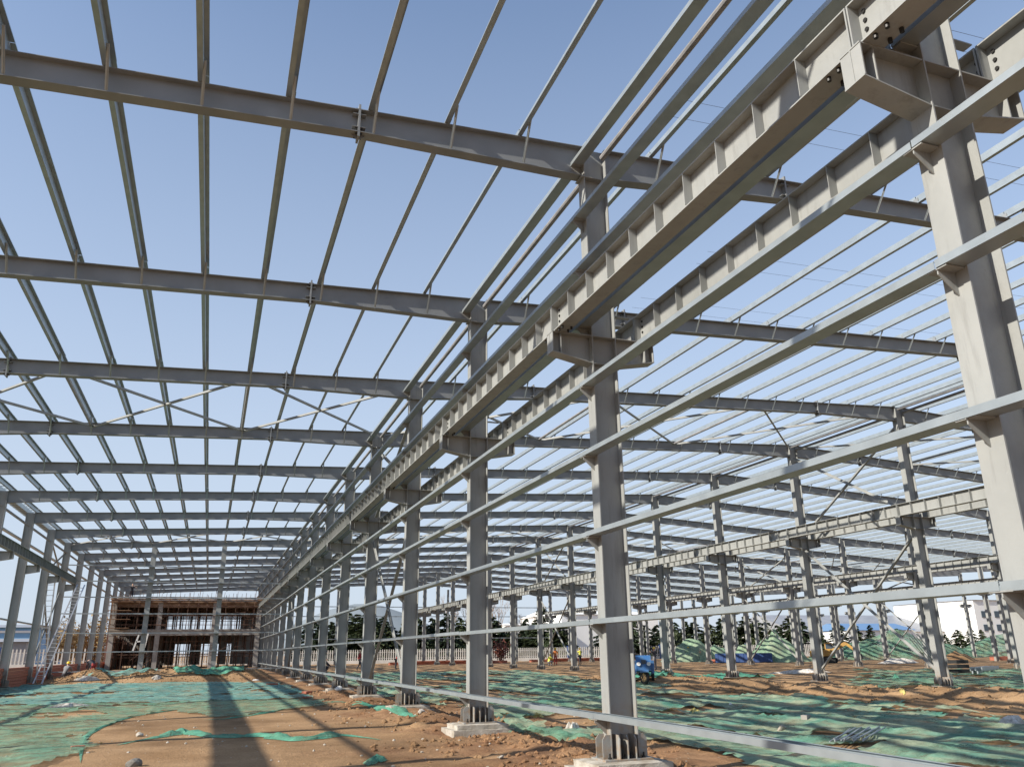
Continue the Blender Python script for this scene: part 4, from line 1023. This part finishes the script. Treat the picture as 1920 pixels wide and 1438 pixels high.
for z in (7.66, 7.85): bpart('edge_board', MB().box((-2.5, BYF - .16, z), (16.1, .05, .16)), PLY)
for i in range(34):
    x = -10.2 + .47 * i; bpart('rebar', MB().tube((x, BYF + .3 + (i % 3) * .2, 7.5), (x + .04, BYF + .3 + (i % 3) * .2, 8.3 + .35 * ((i * 7) % 5) / 5), .02, 5), RUST)
for bx_, bw_, bz_ in ((-8.4, 3.4, 2.3), (3.7, 2.2, 2.3), (-7.8, 4.6, 5.9), (4.2, 1.4, 5.9)): bpart('back_wall', MB().box((bx_, BYB - .5, bz_), (bw_, .2, 3.3 if bz_ < 3 else 2.8)), CONC2)
bpart('sun_block_wall', MB().box((-10.25, 106.5, 2.1), (.2, 13, 3.6)), BRICKC); bpart('sun_block_formwork', MB().box((-10.3, 106.3, 5.9), (.1, 13.6, 2.9)), PLY)  # left side closed off, added to keep the sun out of the interior
bpart('roof_edge_beam', MB().box((-2.5, BYF + .25, 7.05), (15.5, .3, .5)), PLY)
for bz_, bh_ in ((6.95, 1.0), (3.55, .9)): bpart('back_beam', MB().box((-2.5, BYB - .25, bz_), (15.4, .25, bh_)), CONC2)
for bx_, bw_ in ((-4.6, 1.2), (-1.6, 1.3), (1.6, 1.0)): bpart('back_wall', MB().box((bx_, BYB - .5, 2.3), (bw_, .2, 3.3)), CONC2)
bpart('inner_beam', MB().box((-2.5, 106, 6.9), (15.4, .3, .9)), PLY)
bpart('stair_wall', MB().box((-6.4, 107, 2.1), (.2, 9, 3.6)), CONC2)
sc = empty('scaffold', (-2.4, BYF - 1, BZ), 'rusty tube scaffolding around the unfinished concrete building', 'scaffold')
def spart(name, mb): return link(name, mb.mesh(name, RUST), sc, (2.4, -(BYF - 1), -BZ))
rnd = random.Random(12)
for yy, n, st, zl in ((BYF - .8, 16, 1.0, 4.5), (BYF + .75, 18, .88, BZ - .2)):
    for i in range(n): spart('standard', MB().tube((-10.6 + st * i + rnd.uniform(-.08, .08), yy, zl), (-10.6 + st * i + rnd.uniform(-.12, .12), yy, (8.0 if zl > 2 else 7.3) + rnd.random() * .7 * (zl > 2)), .026, 6))
    for z in ((4.9, 5.9, 6.9) if zl > 2 else (1.6, 3.2, 5.4)): spart('ledger', MB().tube((-10.9, yy - .05, z + rnd.uniform(-.06, .06)), (5.3, yy - .05, z + rnd.uniform(-.06, .06)), .03, 6))
for i in range(6):
    x = -10.4 + rnd.random() * 2.2; spart('short_tube', MB().tube((x, BYF - .7, 4.7 + rnd.random()), (x + rnd.uniform(-.8, .8), BYF - .4, 6.6 + rnd.random() * .6), .03, 6))
for i in range(46):
    x = rnd.uniform(-10.6, 4.6); z = rnd.uniform(4.6, 6.6) if i % 3 else rnd.uniform(.6, 3.0); dx = rnd.uniform(-1.6, 1.6) if i % 2 else rnd.uniform(.8, 2.2)
    spart('loose_tube', MB().tube((x, BYF - .7 + (i % 4) * .5, z), (x + dx, BYF - .7 + (i % 4) * .5, z + (rnd.uniform(.5, 1.1) if i % 2 else rnd.uniform(-.05, .05))), .022, 5))
for row_ in range(7):
    yy = BYF + 1.2 + 1.8 * row_
    for i in range(17):
        x = -9.6 + .9 * i + rnd.uniform(-.15, .15)
        for z0, z1 in ((BZ - .1, 4.0), (4.5, 7.4)): spart('prop', MB().tube((x, yy, z0), (x + rnd.uniform(-.05, .05), yy, z1), .034, 6))
    for z in (1.9, 6.0): spart('ledger', MB().tube((-9.8, yy, z), (5.0, yy, z), .03, 6))
for i in range(4):
    m_ = MB().box((-9.6 + .02 * i, BYF - .6, 4.62 + .9 * i), (2.6, .9, .05)); link('plank', m_.mesh('plank', PLY), sc, (2.4, -(BYF - 1), -BZ))
tag(link('white_ladder_frame', MB().bar((-7.6, BYF - 1.2, 2.3), (-7.2, BYF - 1.2, 3.9), .16, .05, (0, 1, 0)).bar((-6.5, BYF - 1.2, 2.6), (-6.3, BYF - 1.2, 4.1), .16, .05, (0, 1, 0)).bar((-7.4, BYF - 1.2, 3.2), (-6.4, BYF - 1.2, 3.3), .14, .05, (0, 1, 0)).mesh('white_ladder_frame', WHITE)), 'white H-shaped board leaning on the scaffold', 'board')
person(Vector((-8.6, BYF + .6, 7.60)), R(40), REACH, 'dark', 'dark', None, 'worker in dark clothes on the left end of the formwork roof')
person(Vector((.45, BYF + .6, 7.60)), R(0), WALK, 'dark', 'dark', None, 'worker in dark clothes standing mid roof by the right wind post')

# worker up on the ridge row
o = person(Vector((ROWX['C'] - GOFF, YK(13) + 2.0, CZ + CB_D + .003)), R(60), BEND, 'dark', 'dark', None, 'worker in dark clothes balancing on a distant crane beam')

# ------------------------------------------------------------------ fences
def fence(x0, y0, x1, y1, zb, label):
    c = empty('picket_fence', (x0, y0, 0), label, 'fence', 'white picket fences'); d = Vector((x1 - x0, y1 - y0, 0)); L = d.length; d.normalize(); n = max(1, int(L / 4)); a = math.atan2(d.y, d.x); st = L / n
    def panel():
        m_ = MB()
        for i in range(12): m_.prism([(st * (i + .5) / 12 - .07, .45), (st * (i + .5) / 12 + .07, .45), (st * (i + .5) / 12 + .07, 1.9), (st * (i + .5) / 12, 2.02), (st * (i + .5) / 12 - .07, 1.9)], 'y', -.03, .03)
        for z in (.7, 1.6): m_.box((st / 2, .05, z), (st, .05, .1))
        m_.box((st / 2, 0, .2), (st, .2, .5)); return m_
    pme = cmesh(('fp', round(st, 3)), panel, 'fence_panel', FENW)
    for i in range(n):
        p = d * st * i; link('fence_panel', pme, c, (p.x, p.y, zb), a)
        if i % 4 == 0: link('fence_post', cmesh('fpost', lambda: MB().box((0, 0, 1.05), (.32, .32, 2.3)), 'fence_post', FENB), c, (p.x, p.y, zb))
fence(-10, 131, 120, 121, .25, 'long white picket fence behind the site, in front of the dark conifers')
fence(-55, 101, -12, 101, .62, 'white picket fence at the left edge, before the blue warehouse')

# ------------------------------------------------------------------ netted earth heaps
def heap(cx, cy, rx, ry, ht, label, m=NETH, seed=0):
    n = 40; u = np.linspace(-1.15, 1.15, n); U, V = np.meshgrid(u, u); r = np.sqrt(U * U + V * V) + .5 * (fbm(U * 1.8 + seed, V * 1.8, 3, seed) - .5)
    Z = ht * np.clip(1 - np.abs(r) ** 1.5, 0, 1) * (1 + .7 * (fbm(U * 3 + seed, V * 3, 3, seed + 3) - .5)); X = cx + U * rx; Y = cy + V * ry
    tag(link('earth_heap', grid_mesh('earth_heap', X, Y, Z + H(X, Y) - .04, m)), label, 'earth heap', 'netted earth heaps')
heap(57.5, 93, 3.6, 3, 2.6, 'rounded pale green netted earth heap behind the row past the ridge', seed=1)
heap(62.0, 95, 3.0, 3, 2.1, 'low netted earth heap just right of the rounded one', seed=2)
heap(63.5, 90, 2.2, 2, 1.9, 'small pointed netted earth heap behind the blue container', seed=3)
heap(69, 92, 4, 3, 1.4, 'flat netted earth heap right of the small pointed one', seed=7)
heap(60.8, 80, 3.4, 3, 3.1, 'steep pointed netted earth heap left of the excavator', seed=4)
heap(82, 84, 13, 5, 3.0, 'long netted earth bank behind the excavator', NETG, 5)
heap(112, 88, 17, 5, 2.9, 'long netted earth bank at the far right', NETG, 6)
heap(72, 66, 2.5, 1.5, .9, 'small brown earth heap by the white sheeting', SOIL, 8)
for i, (x, y, l_) in enumerate(((84, 66, 14), (57, 82, 7), (30, 108, 16), (50, 112, 14))):
    tag(link('low_brick_stack', MB().box((x, y, .32), (l_, .8, .5)).box((x + .3, y - .3, .62), (l_ * .7, .5, .14)).mesh('low_brick_stack', BRICKC)), ['low red brick stack at the far right', 'low red brick stack before the steep netted heap', 'low red brick stack left of the distant workers', 'low red brick stack right of the distant workers'][i], 'brick stack', 'low red brick stacks')

# ------------------------------------------------------------------ trees
def conifer_mesh(seed, hgt):
    rnd = random.Random(seed); trunk = MB().tube((0, 0, 0), (0, 0, hgt * .96), .14, 7, .02); V = []; F = []
    tiers = 17
    for ti in range(tiers):
        f = ti / (tiers - 1); z = hgt * (.08 + .9 * f); L = (hgt * .36) * (1 - f) ** .7 + .2; nb = int(13 - 5 * f)
        for b_ in range(nb):
            a = rnd.random() * 6.28; l = L * rnd.uniform(.6, 1.12); dr = -.12 - .2 * rnd.random(); z0 = z + rnd.uniform(-.2, .2)
            d = Vector((math.cos(a), math.sin(a), 0)); sd_ = Vector((-d.y, d.x, 0))
            if rnd.random() < .3: trunk.tube((0, 0, z0), tuple(d * l * .7 + Vector((0, 0, z0 + dr * l * .7))), .03, 4, .01)
            for q in range(13):
                t_ = .12 + .88 * (q + rnd.random()) / 13; c_ = d * l * t_ + Vector((0, 0, z0 + dr * l * t_ * t_ + .12 * math.sin(t_ * 3))) + sd_ * rnd.uniform(-.3, .3) * l * .45 * (1.15 - t_)
                s = rnd.uniform(.26, .54) * (.75 + .5 * (1 - f)); th = rnd.uniform(-.6, .6)
                e1 = (d * math.cos(th) + sd_ * math.sin(th)) * s * 1.5 + Vector((0, 0, rnd.uniform(-.15, .08))); e2 = (sd_ * math.cos(th) - d * math.sin(th)) * s * .8 + Vector((0, 0, rnd.uniform(-.18, .12)))
                o_ = len(V); V += [c_ - e1 * .5, c_ + e2 * .6, c_ + e1, c_ - e2 * .6]; F.append((o_, o_ + 1, o_ + 2, o_ + 3))
                V += [c_ + Vector((0, 0, s * .3)), c_ + e1 * .7 + e2 * .3, c_ + e1 * .6 - e2 * .4 - Vector((0, 0, s * .6))]; F.append((o_ + 4, o_ + 5, o_ + 6))
    cr = bpy.data.meshes.new('crown'); cr.from_pydata([tuple(v) for v in V], [], F); cr.materials.append(LEAF[seed % 2]); return trunk.mesh('trunk', BARK), cr
CON = [conifer_mesh(i, 8.5) for i in range(4)]
rnd = random.Random(44); spots = []
for px in list(range(585, 1075, 21)): spots.append((px + rnd.uniform(-8, 8), 140 + rnd.uniform(-3, 6), rnd.uniform(.72, 1.08)))
for px in list(range(1150, 1530, 20)): spots.append((px + rnd.uniform(-8, 8), 128 + rnd.uniform(-3, 6), rnd.uniform(.75, .98)))
for px in (1545, 1580, 1612, 1640, 1690, 1780, 1805, 1830, 1850): spots.append((px, 104 + rnd.uniform(-3, 3), rnd.uniform(.42, .62)))
for px in list(range(600, 1070, 24)): spots.append((px + rnd.uniform(-8, 8), 150 + rnd.uniform(-2, 3), rnd.uniform(.7, 1.0)))
spots.sort()
for i, (px, Y_, s) in enumerate(spots):
    p = along(px, 1240, Y_); t = empty('conifer', (p.x, p.y, .1), 'dark layered conifer behind the fence, %s from the left' % ORD[i + 1], 'tree', 'dark conifers behind the fence', rnd.random() * 6)
    wx_ = rnd.uniform(.95, 1.5); t.scale = (s * wx_, s * wx_ * rnd.uniform(.9, 1.1), s * rnd.uniform(.8, 1.05)); tr, cr = CON[i % 4]; link('trunk', tr, t); link('crown', cr, t)
def bare_mesh(seed, hgt):
    rnd = random.Random(seed); tk = MB(); tw = MB()
    def br(p, d, l, r, dep):
        q = p + d * l; (tk if dep < 2 else tw).tube(p, q, r, 5 if dep < 2 else 3, r * .65)
        if dep >= 5: return
        for _ in range(3 if dep else 4):
            nd = (d + Vector((rnd.uniform(-.5, .5), rnd.uniform(-.5, .5), rnd.uniform(.0, .35)))).normalized(); br(p + d * l * rnd.uniform(.55, 1), nd, l * rnd.uniform(.55, .75), r * .6, dep + 1)
    br(Vector((0, 0, 0)), Vector((0, 0, 1)), hgt * .34, hgt * .011, 0)
    return tk.mesh('trunk', BARK), tw.mesh('crown', TWIG)
BAR = [bare_mesh(i + 3, 12) for i in range(3)]
for i, (px, Y_, s) in enumerate(((845, 146, 1.15), (872, 150, 1.2), (905, 144, 1.3), (938, 150, 1.15), (985, 149, .95), (1012, 146, .9))):
    p = along(px, 1240, Y_); t = empty('bare_tree', (p.x, p.y, .1), 'tall leafless tree rising above the conifers, %s of six from the left' % ORD[i + 1], 'tree', 'leafless trees', i * 1.3)
    t.scale = (s, s, s); link('trunk', BAR[i % 3][0], t); link('crown', BAR[i % 3][1], t)
def bush_mesh(seed, m, hgt=4.5, r=2.0):
    rnd = random.Random(seed); V = []; F = []; st = MB()
    for _ in range(26):
        a = rnd.random() * 6.28; q = Vector((math.cos(a) * r * .7 * rnd.random(), math.sin(a) * r * .7 * rnd.random(), hgt * rnd.uniform(.6, 1.05))); st.tube((0, 0, 0), tuple(q), .03, 4, .008)
        for _ in range(34):
            c_ = q * rnd.uniform(.35, 1.02) + Vector((rnd.gauss(0, .3), rnd.gauss(0, .3), rnd.gauss(0, .25))); s = rnd.uniform(.05, .13); e1 = Vector((rnd.uniform(-1, 1), rnd.uniform(-1, 1), rnd.uniform(-1, 1))) * s; e2 = e1.orthogonal().normalized() * s
            o_ = len(V); V += [c_ - e1, c_ + e2, c_ + e1, c_ - e2]; F.append((o_, o_ + 1, o_ + 2, o_ + 3))
    cr = bpy.data.meshes.new('crown'); cr.from_pydata([tuple(v) for v in V], [], F); cr.materials.append(m); return st.mesh('trunk', BARK), cr
BU = [bush_mesh(i, BUSH) for i in range(2)]
for i, px in enumerate((104, 118, 132, 146, 160, 176, 192)):
    p = along(px, 1240, 104 + (i % 3) * 3); t = empty('dry_shrub', (p.x, p.y, .4), 'brown dry shrub behind the left eave columns, %s of seven from the left' % ORD[i + 1], 'shrub', 'brown dry shrubs', i)
    s = .9 + .12 * (i % 3); t.scale = (s, s, s * 1.1); link('trunk', BU[i % 2][0], t); link('crown', BU[i % 2][1], t)
rb = bush_mesh(9, REDB, 2.6, 1.6); p = along(938, 1240, 118); t = empty('red_shrub', (p.x, p.y, .2), 'reddish brown shrub before the picket fence', 'shrub'); t.scale = (1.3, 1.3, 1.1); link('trunk', rb[0], t); link('crown', rb[1], t)

# ------------------------------------------------------------------ buildings beyond
def shed(name, x0, x1, y0, y1, ze, zr, wallm, roofm, label, bands=0, win=None):
    c = empty(name, ((x0 + x1) / 2, y0, 0), label, 'building'); off = (-(x0 + x1) / 2, -y0, 0)
    link('wall', MB().box(((x0 + x1) / 2, (y0 + y1) / 2, ze / 2), (x1 - x0, y1 - y0, ze)).mesh('wall', wallm), c, off)
    ym = (y0 + y1) / 2
    link('roof', MB().prism([(y0 - .4, ze + .02), (y1 + .4, ze + .02), (ym, zr)], 'x', x0 - .3, x1 + .3).mesh('roof', roofm), c, off)
    for i in range(bands): link('eave_band', MB().box(((x0 + x1) / 2, y0 - .06, ze - .5 - .75 * i), (x1 - x0 + .1, .1, .28)).mesh('eave_band', WHITEB), c, off)
    if win:
        for (wx, wz, ww, wh) in win: link('window', MB().box((wx, y0 - .05, wz), (ww, .12, wh)).mesh('window', GLASS), c, off)
    return c
shed('blue_warehouse', -95, -21.5, 122, 150, 5.4, 6.2, BLUEW, GREYR, 'pale blue warehouse beyond the fence at the left edge', 1)
shed('dark_hut', -23.6, -20.2, 112, 115, 3.5, 3.9, GREYR, GREYR, 'dark hut in front of the blue warehouse')
shed('white_factory', 84, 112, 196, 226, 10.5, 12, WHITEB, WHITEB, 'bright white factory hall behind the conifers')
shed('low_white_hall', 66, 83, 188, 210, 7.6, 8.4, WHITEB, WHITEB, 'lower white hall left of the bright factory hall')
shed('grey_roofed_hall', 128, 178, 160, 190, 5.0, 9.5, WHITEB, GREYR, 'long hall with grey pitched roof behind the earth bank')
shed('blue_roofed_hall', 112, 128, 126, 136, 4.6, 6.0, WHITEB, BLUER, 'hall with blue roof behind the right earth bank')
c = shed('white_block', 172, 230, 150, 175, 12, 12.3, WHITEB, GREYR, 'white multi storey block at the far right', 0, [(175 + 4.2 * i, 2.5 + 3.1 * j, 2.0, 1.5) for i in range(13) for j in range(3)])

# ------------------------------------------------------------------ overhead cables
for i, (Y_, z, xs_) in enumerate(((28, 37.5, 30), (29, 37.2, 30), (38.5, 37.5, 27), (40, 37.2, 27), (57.7, 37.5, 41), (59.7, 37.2, 41), (69, 37.5, 40), (71, 37.2, 40))):
    m_ = MB(); n = 24; pp = [(xs_ + (360 - xs_) * j / n, Y_ - .05 * (xs_ + (360 - xs_) * j / n - 41), z + .00006 * (xs_ + (360 - xs_) * j / n - 60) ** 2) for j in range(n + 1)]
    for a, b_ in zip(pp[:-1], pp[1:]): m_.tube(a, b_, .012, 4)
    tag(link('power_cable', m_.mesh('power_cable', CABLE)), 'thin dark overhead cable crossing the sky at the right, %s from the top' % ORD[i + 1], 'cable', 'overhead cables')
